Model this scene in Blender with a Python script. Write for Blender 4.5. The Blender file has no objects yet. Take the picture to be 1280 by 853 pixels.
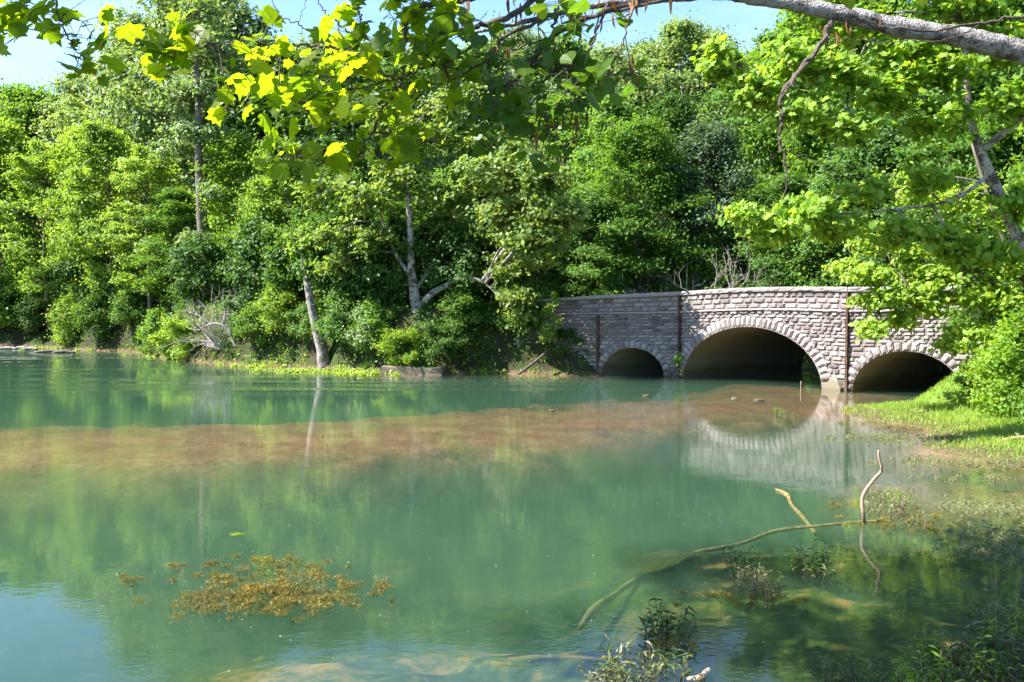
import bpy, math, random
import numpy as np
from mathutils import Vector

R = math.radians
sc = bpy.context.scene
col = sc.collection
CAMZ = 3.5
PITCH = math.atan(46.5/1200)
cp, sp = math.cos(PITCH), math.sin(PITCH)

def ray(px, py):
    u = (px-640)/1200; v = (426.5-py)/1200
    return np.array([u, cp+v*sp, -sp+v*cp])
def at(px, py, Y):
    d = ray(px, py); return np.array([0, 0, CAMZ]) + d*(Y/d[1])
def wat(px, py, z=0.0):
    d = ray(px, py); return np.array([0, 0, CAMZ]) + d*((z-CAMZ)/d[2])

# ---------------------------------------------------------------- mesh helpers
class MB:
    def __init__(s): s.V = []; s.F = []; s.n = 0; s.C = []
    def add(s, V, *Fs, c=None):
        V = np.asarray(V, float).reshape(-1, 3)
        for F in Fs:
            F = np.asarray(F, int)
            if F.size: s.F.append(F + s.n)
        s.V.append(V); s.n += len(V)
        s.C.append(np.full(len(V), 0.5 if c is None else c))
    def mesh(s, name, mat, smooth=False, attr=False):
        me = bpy.data.meshes.new(name)
        V = np.concatenate(s.V) if s.V else np.zeros((0, 3))
        me.vertices.add(len(V)); me.vertices.foreach_set('co', V.astype(np.float32).ravel())
        loops = np.concatenate([f.ravel() for f in s.F]).astype(np.int32)
        tot = np.concatenate([np.full(len(f), f.shape[1]) for f in s.F]).astype(np.int32)
        st = np.concatenate([[0], np.cumsum(tot)[:-1]]).astype(np.int32)
        me.loops.add(len(loops)); me.loops.foreach_set('vertex_index', loops)
        me.polygons.add(len(tot)); me.polygons.foreach_set('loop_start', st)
        me.polygons.foreach_set('loop_total', tot)
        me.polygons.foreach_set('use_smooth', np.full(len(tot), bool(smooth)))
        if attr:
            a = me.attributes.new('tone', 'FLOAT', 'POINT')
            a.data.foreach_set('value', np.concatenate(s.C).astype(np.float32))
        me.materials.append(mat); me.update(calc_edges=True); me.validate()
        return me
    def build(s, name, mat, parent=None, smooth=False, attr=False, loc=None):
        o = bpy.data.objects.new(name, s.mesh(name, mat, smooth, attr)); col.objects.link(o)
        if parent is not None: o.parent = parent
        if loc is not None: o.location = loc
        return o

def tag(o, label=None, cat=None, group=None, kind=None):
    if label: o['label'] = label
    if cat: o['category'] = cat
    if group: o['group'] = group
    if kind: o['kind'] = kind
    return o
def empty(name, loc, label, cat, group=None):
    o = bpy.data.objects.new(name, None); col.objects.link(o); o.location = [float(x) for x in loc]
    o.empty_display_size = .3
    return tag(o, label, cat, group)

def norm(v):
    v = np.asarray(v, float); return v/(np.linalg.norm(v, axis=-1, keepdims=True)+1e-9)

def tube(mb, P, rad, seg=6, c=None, rough=0, rng=None):
    P = np.asarray(P, float); n = len(P); rad = np.broadcast_to(rad, (n,)) if np.isscalar(rad) else np.asarray(rad)
    T = np.gradient(P, axis=0); T = norm(T)
    ref = np.array([0, 0, 1.]) if abs(T[:, 2]).mean() < .8 else np.array([1., 0, 0])
    A = norm(np.cross(T, ref)); B = np.cross(T, A)
    th = np.arange(seg)*2*math.pi/seg
    rr = rad[:, None]*np.ones((n, seg))
    if rough and rng is not None: rr = rr*(1+rough*rng.uniform(-1, 1, (n, seg)))
    V = P[:, None]+rr[..., None]*(np.cos(th)[None, :, None]*A[:, None]+np.sin(th)[None, :, None]*B[:, None])
    V = V.reshape(-1, 3)
    i = np.arange(n-1)[:, None]*seg; j = np.arange(seg)[None]; k = (j+1) % seg
    F = np.stack([i+j, i+k, i+seg+k, i+seg+j], -1).reshape(-1, 4)
    b = len(V); V = np.concatenate([V, P[:1], P[-1:]])
    jj = np.arange(seg); kk = (jj+1) % seg
    T1 = np.stack([kk, jj, np.full(seg, b)], -1)
    T2 = np.stack([(n-1)*seg+jj, (n-1)*seg+kk, np.full(seg, b+1)], -1)
    mb.add(V, F, T1, T2, c=c)

def spline(P, k=6):
    P = np.asarray(P, float); out = []
    Q = np.concatenate([[2*P[0]-P[1]], P, [2*P[-1]-P[-2]]])
    for i in range(1, len(Q)-2):
        for t in np.arange(k)/k:
            out.append(.5*((2*Q[i])+(-Q[i-1]+Q[i+1])*t+(2*Q[i-1]-5*Q[i]+4*Q[i+1]-Q[i+2])*t*t+(-Q[i-1]+3*Q[i]-3*Q[i+1]+Q[i+2])*t**3))
    out.append(P[-1]); return np.array(out)

def hnoise(x, y, seed=0, oct=4, f=1.0):
    """cheap value noise, numpy, -1..1"""
    rng = np.random.RandomState(seed); tab = rng.uniform(-1, 1, (64, 64)); out = 0*x; a = 1.; tot = 0
    for o in range(oct):
        X = x*f+o*7.3; Y = y*f+o*3.1; xi = np.floor(X).astype(int); yi = np.floor(Y).astype(int)
        u = X-xi; v = Y-yi; u = u*u*(3-2*u); v = v*v*(3-2*v)
        g = lambda i, j: tab[(xi+i) % 64, (yi+j) % 64]
        out = out+a*((g(0, 0)*(1-u)+g(1, 0)*u)*(1-v)+(g(0, 1)*(1-u)+g(1, 1)*u)*v); tot += a; a *= .5; f *= 2
    return out/tot

# ---------------------------------------------------------------- materials
def newmat(name):
    m = bpy.data.materials.new(name); m.use_nodes = True
    nt = m.node_tree; nt.nodes.clear(); out = nt.nodes.new('ShaderNodeOutputMaterial')
    return m, nt, out
def N(nt, typ, ins=None, **kw):
    n = nt.nodes.new('ShaderNode'+typ)
    for k, v in kw.items(): setattr(n, k, v)
    for k, v in (ins or {}).items():
        if isinstance(v, bpy.types.NodeSocket): nt.links.new(v, n.inputs[k])
        else: n.inputs[k].default_value = v
    return n
def ramp(nt, fac, stops, interp='LINEAR'):
    n = nt.nodes.new('ShaderNodeValToRGB'); n.color_ramp.interpolation = interp
    e = n.color_ramp.elements
    while len(e) > 1: e.remove(e[-1])
    e[0].position = stops[0][0]; e[0].color = (*stops[0][1], 1)
    for p, c in stops[1:]:
        x = e.new(p); x.color = (*c, 1)
    nt.links.new(fac, n.inputs[0]); return n.outputs[0]
def math_(nt, op, a, b=None, clamp=False):
    n = nt.nodes.new('ShaderNodeMath'); n.operation = op; n.use_clamp = clamp
    for i, v in enumerate((a, b)):
        if v is None: continue
        if isinstance(v, bpy.types.NodeSocket): nt.links.new(v, n.inputs[i])
        else: n.inputs[i].default_value = v
    return n.outputs[0]
def mixc(nt, fac, a, b, mode='MIX'):
    n = nt.nodes.new('ShaderNodeMix'); n.data_type = 'RGBA'; n.blend_type = mode
    for k, v in ((0, fac), (6, a), (7, b)):
        if isinstance(v, bpy.types.NodeSocket): nt.links.new(v, n.inputs[k])
        elif k == 0: n.inputs[0].default_value = v
        else: n.inputs[k].default_value = (*v, 1)
    return n.outputs[2]

def leaf_mat(name, c, c2, trans=.45, tc=(2.1, 1.9, .6), rough=.5, spec=.3):
    m, nt, out = newmat(name)
    g = N(nt, 'NewGeometry'); oi = N(nt, 'ObjectInfo')
    r = math_(nt, 'ADD', math_(nt, 'MULTIPLY', g.outputs['Random Per Island'], .7), math_(nt, 'MULTIPLY', oi.outputs['Random'], .45))
    cc = ramp(nt, r, [(0, tuple(x*.75 for x in c)), (.45, c), (1, c2)])
    tcol = mixc(nt, 1.0, cc, tc, 'MULTIPLY')
    p = N(nt, 'BsdfPrincipled', {'Base Color': cc, 'Roughness': rough, 'Specular IOR Level': spec})
    t = N(nt, 'BsdfTranslucent', {'Color': tcol})
    mx = N(nt, 'MixShader', {0: trans, 1: p.outputs[0], 2: t.outputs[0]})
    nt.links.new(mx.outputs[0], out.inputs[0]); return m

L_mid = leaf_mat('leaf_mid', (0.099, 0.208, 0.035), (0.166, 0.286, 0.056))
L_yel = leaf_mat('leaf_yellow', (0.169, 0.283, 0.048), (0.271, 0.382, 0.066))
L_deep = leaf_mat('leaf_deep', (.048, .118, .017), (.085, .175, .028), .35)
L_sil = leaf_mat('leaf_silver', (0.179, 0.272, 0.113), (0.298, 0.386, 0.179), .35, rough=.38)
L_blue = leaf_mat('leaf_bluish', (0.072, 0.127, 0.066), (0.120, 0.184, 0.102), .3)
L_lime = leaf_mat('leaf_lime', (0.157, 0.292, 0.032), (0.278, 0.380, 0.051), .45)
L_near = leaf_mat('leaf_near', (.090, .170, .014), (.190, .260, .018), .74, tc=(2.9, 2.4, .5), rough=.4)
L_heart = leaf_mat('leaf_heart', (.050, .120, .016), (.100, .180, .022), .6, rough=.4)
L_grass = leaf_mat('grass_blade', (.17, .28, .035), (.32, .42, .09), .4)
L_reed = leaf_mat('reed_leaf', (.06, .10, .03), (.16, .20, .07), .3)
L_weed = leaf_mat('marsh_weed', (.15, .17, .07), (.34, .34, .22), .3)
L_algae = leaf_mat('water_weed', (.18, .14, .025), (.36, .28, .06), .25)
L_pod = leaf_mat('seed_pod', (.16, .07, .02), (.28, .15, .05), .2)

def bark_mat(name, a, b, c, scale=3., bump=.5, patches=False):
    m, nt, out = newmat(name)
    tc = N(nt, 'TexCoord')
    mp = N(nt, 'Mapping', {'Vector': tc.outputs['Object'], 'Scale': (1, 1, 1 if patches else .35)})
    n1 = N(nt, 'TexNoise', {'Vector': mp.outputs[0], 'Scale': scale, 'Detail': 6., 'Roughness': .65})
    n2 = N(nt, 'TexNoise', {'Vector': mp.outputs[0], 'Scale': scale*7, 'Detail': 4.})
    f = math_(nt, 'ADD', math_(nt, 'MULTIPLY', n1.outputs[0], .75), math_(nt, 'MULTIPLY', n2.outputs[0], .3))
    w = (.42, .5, .56) if patches else (.3, .5, .7)
    cc = ramp(nt, f, [(w[0], a), (w[1], b), (w[2], c)])
    bp = N(nt, 'Bump', {'Strength': bump, 'Distance': .03, 'Height': n2.outputs[0]})
    p = N(nt, 'BsdfPrincipled', {'Base Color': cc, 'Roughness': .85, 'Normal': bp.outputs[0]})
    nt.links.new(p.outputs[0], out.inputs[0]); return m
B_dark = bark_mat('bark_dark', (.045, .035, .027), (.10, .08, .06), (.19, .16, .13))
B_syc = bark_mat('bark_sycamore', (.05, .032, .024), (.13, .095, .075), (.36, .33, .30), 2.6, .3, True)
B_dead = bark_mat('bark_dead', (.06, .045, .035), (.16, .13, .11), (.32, .29, .26), 2.2, .5, True)
B_limb = bark_mat('bark_limb', (.07, .055, .046), (.24, .205, .185), (.42, .385, .36), 11., 1.0, True)
B_twig = bark_mat('bark_twig', (.04, .028, .02), (.08, .055, .04), (.15, .11, .085), 6.)
B_grey = bark_mat('bark_grey', (.16, .13, .12), (.27, .235, .225), (.38, .34, .33), 3.)
B_drift = bark_mat('driftwood', (.20, .12, .075), (.30, .19, .125), (.42, .30, .22), 8., .4)
B_slime = bark_mat('algae_log', (.07, .055, .015), (.14, .10, .028), (.22, .16, .055), 9., .4, True)

def stone_mat(name, lo, mid, hi, sc1=9., bump=.5):
    m, nt, out = newmat(name)
    tc = N(nt, 'TexCoord'); at_ = N(nt, 'Attribute', attribute_name='tone')
    n1 = N(nt, 'TexNoise', {'Vector': tc.outputs['Object'], 'Scale': sc1, 'Detail': 6., 'Roughness': .6})
    n2 = N(nt, 'TexNoise', {'Vector': tc.outputs['Object'], 'Scale': .6, 'Detail': 3.})
    f = math_(nt, 'ADD', math_(nt, 'MULTIPLY', at_.outputs['Fac'], .62), math_(nt, 'MULTIPLY', n1.outputs[0], .45))
    cc = ramp(nt, f, [(.15, lo), (.5, mid), (.95, hi)])
    # damp, darker band where splashed stone meets the water
    g = N(nt, 'NewGeometry'); sep = N(nt, 'SeparateXYZ', {0: g.outputs['Position']})
    wet = math_(nt, 'SUBTRACT', 1., math_(nt, 'DIVIDE', math_(nt, 'ADD', sep.outputs[2], math_(nt, 'MULTIPLY', n2.outputs[0], -.7)), .3), clamp=True)
    cc = mixc(nt, math_(nt, 'MULTIPLY', wet, .75), cc, (.09, .075, .045))
    st = math_(nt, 'MULTIPLY', math_(nt, 'SUBTRACT', n2.outputs[0], .5, clamp=True), 1.6, clamp=True)
    cc = mixc(nt, st, cc, (.13, .11, .09))
    bp = N(nt, 'Bump', {'Strength': bump, 'Distance': .04, 'Height': n1.outputs[0]})
    p = N(nt, 'BsdfPrincipled', {'Base Color': cc, 'Roughness': .9, 'Normal': bp.outputs[0], 'Specular IOR Level': .2})
    nt.links.new(p.outputs[0], out.inputs[0]); return m
S_block = stone_mat('cut_stone', (.088, .074, .068), (.245, .215, .205), (.37, .335, .32))
S_mort = stone_mat('mortar', (.12, .10, .09), (.19, .16, .145), (.25, .21, .19))
S_cope = stone_mat('coping_stone', (.22, .19, .18), (.31, .275, .265), (.38, .345, .335), 5.)
S_rust = stone_mat('stained_stone', (.035, .022, .016), (.07, .042, .03), (.13, .08, .055), 5.)
S_pale = stone_mat('pale_stone', (.28, .23, .17), (.36, .30, .23), (.42, .36, .29), 6.)
S_conc = stone_mat('concrete', (.16, .14, .125), (.24, .215, .19), (.33, .30, .27), 4.)
S_vault = stone_mat('vault_concrete', (.10, .115, .075), (.19, .20, .145), (.30, .30, .24), 2.5, .3)  # mossy concrete, its green tint also standing in for light bounced off the water
S_rock = stone_mat('boulder_rock', (.07, .065, .06), (.13, .12, .11), (.22, .21, .20), 3., .8)
def plain(name, c, rough=.8):
    m, nt, out = newmat(name)
    tc = N(nt, 'TexCoord'); n1 = N(nt, 'TexNoise', {'Vector': tc.outputs['Object'], 'Scale': 12., 'Detail': 4.})
    cc = ramp(nt, n1.outputs[0], [(.3, tuple(x*.7 for x in c)), (.7, c)])
    p = N(nt, 'BsdfPrincipled', {'Base Color': cc, 'Roughness': rough}); nt.links.new(p.outputs[0], out.inputs[0]); return m
M_asph = plain('asphalt', (.06, .06, .06)); M_petal = plain('petal', (.8, .78, .72))

# ground
def ground_mat():
    m, nt, out = newmat('ground')
    g = N(nt, 'NewGeometry'); P = g.outputs['Position']; sep = N(nt, 'SeparateXYZ', {0: P})
    a = N(nt, 'TexNoise', {'Vector': P, 'Scale': .9, 'Detail': 6., 'Roughness': .6})
    b = N(nt, 'TexNoise', {'Vector': P, 'Scale': 7., 'Detail': 5., 'Roughness': .7})
    c = N(nt, 'TexNoise', {'Vector': P, 'Scale': .35, 'Detail': 3.})
    land = mixc(nt, ramp(nt, a.outputs[0], [(.42, (0, 0, 0)), (.58, (1, 1, 1))]), (.04, .034, .02), (.04, .06, .016))
    mud = mixc(nt, ramp(nt, b.outputs[0], [(.35, (0, 0, 0)), (.7, (1, 1, 1))]), (.07, .055, .03), (.14, .105, .062))
    gf = N(nt, 'Attribute', attribute_name='tone')       # 0 soil .. 1 lawn
    land = mixc(nt, gf.outputs['Fac'], land, (.12, .21, .03))
    fz = math_(nt, 'MULTIPLY', math_(nt, 'SUBTRACT', sep.outputs[2], .10), 9., clamp=True)
    top = mixc(nt, fz, mud, land)
    # pond bed: gravel bar, pale silt wisps and dark weed beds
    gravel = ramp(nt, math_(nt, 'ADD', math_(nt, 'MULTIPLY', b.outputs[0], .6), math_(nt, 'MULTIPLY', a.outputs[0], .4)), [(.3, (.06, .034, .014)), (.5, (.175, .098, .045)), (.72, (.33, .215, .12))])
    a2 = N(nt, 'TexNoise', {'Vector': P, 'Scale': 2.6, 'Detail': 7., 'Roughness': .7, 'Distortion': .8})
    sf = math_(nt, 'ADD', math_(nt, 'MULTIPLY', a.outputs[0], .5), math_(nt, 'MULTIPLY', a2.outputs[0], .5))
    silt = ramp(nt, sf, [(.40, (.012, .026, .004)), (.50, (.04, .06, .010)), (.58, (.17, .11, .03)), (.7, (.32, .21, .08))])
    near = math_(nt, 'DIVIDE', math_(nt, 'SUBTRACT', sep.outputs[1], 14.), 5., clamp=True)
    bed = mixc(nt, near, silt, gravel)
    fw = math_(nt, 'MULTIPLY', math_(nt, 'ADD', sep.outputs[2], .04), 20., clamp=True)
    cc = mixc(nt, fw, bed, top)
    bp = N(nt, 'Bump', {'Strength': .5, 'Distance': .05, 'Height': b.outputs[0]})
    p = N(nt, 'BsdfPrincipled', {'Base Color': cc, 'Roughness': .95, 'Normal': bp.outputs[0], 'Specular IOR Level': .1})
    nt.links.new(p.outputs[0], out.inputs[0]); return m

def water_mat():
    m, nt, out = newmat('water')
    g = N(nt, 'NewGeometry'); P = g.outputs['Position']
    mp = N(nt, 'Mapping', {'Vector': P, 'Scale': (1, 1.6, 1), 'Rotation': (0, 0, .25)})
    n1 = N(nt, 'TexNoise', {'Vector': mp.outputs[0], 'Scale': 1.3, 'Detail': 3., 'Roughness': .55})
    n2 = N(nt, 'TexNoise', {'Vector': mp.outputs[0], 'Scale': 9., 'Detail': 2.})
    n3 = N(nt, 'TexNoise', {'Vector': P, 'Scale': .13, 'Detail': 2.})
    mp4 = N(nt, 'Mapping', {'Vector': P, 'Scale': (.05, .55, 1), 'Rotation': (0, 0, -.05)})
    n4 = N(nt, 'TexNoise', {'Vector': mp4.outputs[0], 'Scale': 1., 'Detail': 3.})
    sep = N(nt, 'SeparateXYZ', {0: P})
    patch = ramp(nt, n3.outputs[0], [(.40, (.25,)*3), (.62, (1,)*3)])
    cur = math_(nt, 'MULTIPLY', ramp(nt, n4.outputs[0], [(.50, (0,)*3), (.58, (1,)*3)]),
                math_(nt, 'MULTIPLY', math_(nt, 'SUBTRACT', sep.outputs[1], 36.), .25, clamp=True))
    h = math_(nt, 'ADD', math_(nt, 'MULTIPLY', n1.outputs[0], .0024), math_(nt, 'MULTIPLY', math_(nt, 'MULTIPLY', n2.outputs[0], patch), .0016))
    h = math_(nt, 'ADD', h, math_(nt, 'MULTIPLY', math_(nt, 'MULTIPLY', n2.outputs[0], cur), .012))
    bp = N(nt, 'Bump', {'Strength': 1., 'Distance': 1., 'Height': h})
    fr = N(nt, 'Fresnel', {'IOR': 1.33})
    f = math_(nt, 'MULTIPLY', fr.outputs[0], math_(nt, 'SUBTRACT', 1., g.outputs['Backfacing']), clamp=True)
    gl = N(nt, 'BsdfGlossy', {'Roughness': .012, 'Normal': bp.outputs[0], 'Color': (1, 1, 1, 1)})
    tr = N(nt, 'BsdfTransparent')
    mx = N(nt, 'MixShader', {0: f, 1: tr.outputs[0], 2: gl.outputs[0]})
    nt.links.new(mx.outputs[0], out.inputs[0])
    ab = N(nt, 'VolumeAbsorption', {'Color': (.32, .52, .38, 1), 'Density': .78})
    scn = N(nt, 'VolumeScatter', {'Color': (.52, .92, .68, 1), 'Density': .095, 'Anisotropy': .0})
    ad = N(nt, 'AddShader', {0: ab.outputs[0], 1: scn.outputs[0]})
    nt.links.new(ad.outputs[0], out.inputs['Volume'])
    return m

# ---------------------------------------------------------------- leaf shapes
LEAF = {
 'rhomb': np.array([[-.5, 0, 0], [0, .34, .06], [.5, 0, -.04], [0, -.34, .06]]),
 'hex': np.array([[-.5, 0, 0], [-.15, .3, .05], [.25, .22, .04], [.55, 0, -.05], [.25, -.22, .04], [-.15, -.3, .05]]),
 'maple': np.array([[-.45, 0, 0], [-.38, .30, .0], [-.08, .30, .02], [-.02, .55, .0], [.2, .26, .03], [.6, 0, -.05],
                    [.2, -.26, .03], [-.02, -.55, .0], [-.08, -.30, .02], [-.38, -.30, .0]]),
 'syc': np.array([[-.42, 0, 0], [-.55, .16, 0], [-.42, .42, -.03], [-.20, .36, 0], [-.12, .62, -.06], [.06, .44, -.02], [.14, .30, .02], [.34, .34, -.02],
                  [.36, .14, .02], [.62, 0, -.06], [.36, -.14, .02], [.34, -.34, -.02], [.14, -.30, .02], [.06, -.44, -.02], [-.12, -.62, -.06],
                  [-.20, -.36, 0], [-.42, -.42, -.03], [-.55, -.16, 0]]),
 'heart': np.array([[-.38, 0, .02], [-.5, .2, 0], [-.36, .42, -.04], [-.08, .46, -.05], [.22, .3, -.02], [.42, .12, 0], [.58, 0, -.05],
                    [.42, -.12, 0], [.22, -.3, -.02], [-.08, -.46, -.05], [-.36, -.42, -.04], [-.5, -.2, 0]]),
 'blade': np.array([[-.5, .03, 0], [0, .05, .05], [.5, 0, -.05], [0, -.05, .05], [-.5, -.03, 0]]),
 'lance': np.array([[-.5, 0, 0], [-.1, .09, .05], [.25, .06, .03], [.5, 0, -.10], [.25, -.06, .03], [-.1, -.09, .05]]),
}
def leaves(mb, P, Nn, size, shape, rng, adir=None, curl=0):
    n = len(P)
    if n == 0: return
    T = LEAF[shape]; k = len(T)
    Nn = norm(Nn)
    a = rng.normal(size=(n, 3)) if adir is None else adir+rng.normal(size=(n, 3))*.35
    a = norm(a-(a*Nn).sum(1, keepdims=True)*Nn); b = np.cross(Nn, a)
    s = (size*rng.uniform(.5, 1.45, n))[:, None, None]
    V = P[:, None]+s*(T[None, :, 0:1]*a[:, None]+T[None, :, 1:2]*b[:, None]+T[None, :, 2:3]*Nn[:, None]*(1+curl))
    F = np.arange(n*k).reshape(n, k)
    mb.add(V.reshape(-1, 3), F)

def clump_leaves(mb, C, rad, per, size, shape, rng, centre=None, flat=.45, up=1.0):
    C = np.asarray(C); m = len(C)
    rad = np.broadcast_to(rad, (m,))
    idx = np.repeat(np.arange(m), per); n = len(idx)
    d = rng.normal(size=(n, 3)); d = norm(d)*np.abs(rng.normal(size=(n, 1)))*.72
    d[:, 2] *= flat
    P = C[idx]+d*rad[idx][:, None]
    out = d.copy()
    if centre is not None: out = out*.6+norm(P-centre)*.6
    Nn = out*.7+np.array([-.25, -.1, up*.6])+rng.normal(size=(n, 3))*.55
    leaves(mb, P, Nn, size, shape, rng)

# ---------------------------------------------------------------- generic tree prototype
def tree_proto(seed, H, cr, base, nl, per, lsize, lmat, bmat, shape='rhomb', flat=.75, tr=.22, wander=.4, pw=.6, clr=.75, up0=5, up1=60):
    rng = np.random.RandomState(seed)
    tm, lm = MB(), MB()
    k = 9; t = np.linspace(0, 1, k)
    off = np.cumsum(rng.normal(size=(k, 2))*wander*.35, 0); off -= off[0]
    tp = np.stack([off[:, 0], off[:, 1], t*H*.93], 1); tube(tm, spline(tp, 3), np.interp(np.linspace(0, 1, (k-1)*3+1), [0, .08, 1], [tr*1.3, tr, tr*.12]), 8, rough=.08, rng=rng)
    C = []; 
    for i in range(nl):
        u = (i+.5)/nl; tt = base+(1-base)*u**.95
        prof = (math.sin(math.pi*min(1, u*.80+.17)))**pw
        L = cr*prof*rng.uniform(.65, 1.2)
        az = i*2.399+rng.normal()*.35; el = R(up0+(up1-up0)*u+rng.normal()*9)
        o = np.array([np.interp(tt, t, tp[:, 0]), np.interp(tt, t, tp[:, 1]), tt*H*.93])
        dr = np.array([math.cos(az)*math.cos(el), math.sin(az)*math.cos(el), math.sin(el)])
        e = o+dr*L; mid = (o+e)/2+np.array([0, 0, L*.10]); e = e-np.array([0, 0, L*.06])
        tube(tm, spline([o, mid, e], 3), np.interp(np.arange(7)/6, [0, 1], [tr*.36*(1-.6*u), .012]), 5)
        ns = 7
        for j in range(ns):
            f = .32+.68*(j+.5)/ns
            q = o+(e-o)*f+np.array([0, 0, L*.10*math.sin(f*math.pi)])
            saz = az+(1 if j % 2 else -1)*rng.uniform(.5, 1.3); sl = L*.42*(1.15-f*.7)*rng.uniform(.6, 1.3)
            sd = np.array([math.cos(saz), math.sin(saz), rng.uniform(-.5, .6)])
            x = q+sd*sl
            tube(tm, [q, (q+x)/2+[0, 0, .05], x], [.03, .02, .008], 3)
            C.append(x); C.append(q+sd*sl*.55+rng.normal(size=3)*.15)
        C.append(e)
    C = np.array(C)
    rad = clr*rng.uniform(.6, 1.6, len(C))
    clump_leaves(lm, C, rad, per, lsize, shape, rng, centre=np.array([0, 0, H*.55]), flat=flat)
    return tm.mesh('trunk', bmat, True), lm.mesh('crown', lmat)

def put(proto, name, loc, rz, s, label, cat, group=None, parts=('trunk', 'crown'), sz=None, crown_mat=None):
    e = empty(name, loc, label, cat, group); e.rotation_euler = (0, 0, rz); e.scale = (s, s, sz or s)
    for nm, me in zip(parts, proto):
        if me is None: continue
        o = bpy.data.objects.new(nm, me); col.objects.link(o); o.parent = e
        if crown_mat is not None and nm == parts[1]:
            o.material_slots[0].link = 'OBJECT'; o.material_slots[0].material = crown_mat
    return e

# ---------------------------------------------------------------- bridge plan
P650 = np.array([.2, 48.6]); P748 = np.array([4.26, 47.4]); P850 = np.array([8.0, 45.6]); P1060 = np.array([13.55, 38.7]); P1220 = np.array([17.9, 35.3])
BD = np.array([.80, .60]); BW = 9.0          # direction through the bridge, width

# ---------------------------------------------------------------- terrain
WATER = [(-120, 88), (-75, 86), (-41, 79), (-33, 73), (-26, 68.5), (-22.5, 62), (-16.5, 55.5), (-11.5, 52.3), (-8.5, 49.5), (-6, 47.6), (-3.2, 47.4),
         (-1.2, 48.2), (1.2, 47.4), (4.0, 47.0), (5, 48), (11, 54), (20, 60), (40, 77), (60, 90), (70, 70), (46, 54), (29, 44), (18.2, 36.5), (16.8, 35.4), (14.5, 34.2),
         (12.4, 33.0), (11.0, 31.8), (10.8, 29.5), (11.6, 27.2), (11.0, 25), (10.0, 22.8), (11.2, 20.6), (11.5, 19), (9.6, 17.2), (8.3, 14.6), (7.5, 12.0), (6.9, 9.6), (6.2, 7.2),
         (3, 5.8), (0, 5.2), (-10, 4.6), (-30, 5), (-60, 3), (-120, 0)]
WP = spline(np.array(WATER+[WATER[0]]), 3)[:-1]
def sdf(x, y):
    """signed distance to the shore, positive on land"""
    sh = x.shape; p = np.stack([x.ravel(), y.ravel()], 1); best = np.full(len(p), 1e9); ins = np.zeros(len(p), bool)
    A = WP; B = np.roll(WP, -1, 0)
    for a, b in zip(A, B):
        ab = b-a; t = np.clip(((p-a)@ab)/(ab@ab+1e-12), 0, 1)
        d = np.hypot(*(p-(a+t[:, None]*ab)).T); best = np.minimum(best, d)
        c = ((a[1] > p[:, 1]) != (b[1] > p[:, 1]))
        xx = (b[0]-a[0])*(p[:, 1]-a[1])/(b[1]-a[1]+1e-12)+a[0]
        ins ^= c & (p[:, 0] < xx)
    return np.where(ins, -best, best).reshape(sh)
def pl_dist(x, y, pts):
    p = np.stack([x.ravel(), y.ravel()], 1); best = np.full(len(p), 1e9)
    for a, b in zip(pts[:-1], pts[1:]):
        a = np.array(a); ab = np.array(b)-a; t = np.clip(((p-a)@ab)/(ab@ab), 0, 1)
        best = np.minimum(best, np.hypot(*(p-(a+t[:, None]*ab)).T))
    return best.reshape(x.shape)
def ss(a, b, x): t = np.clip((x-a)/(b-a), 0, 1); return t*t*(3-2*t)
ROAD = [(-60, 84), (-28, 66), (-12, 57), (2.9, 51.3), (10.8, 48.4), (16.4, 41.6), (20.7, 38.2), (34, 30), (60, 22)]
LAWN = [(12.5, 32.2), (16, 31), (20, 27), (22, 20)]
BAR = [(-45, 20.), (-22, 22.), (-12, 23.), (-6, 24.4), (0, 26.8), (4.6, 30.8), (8.4, 34.5), (11.5, 38.2)]
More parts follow.
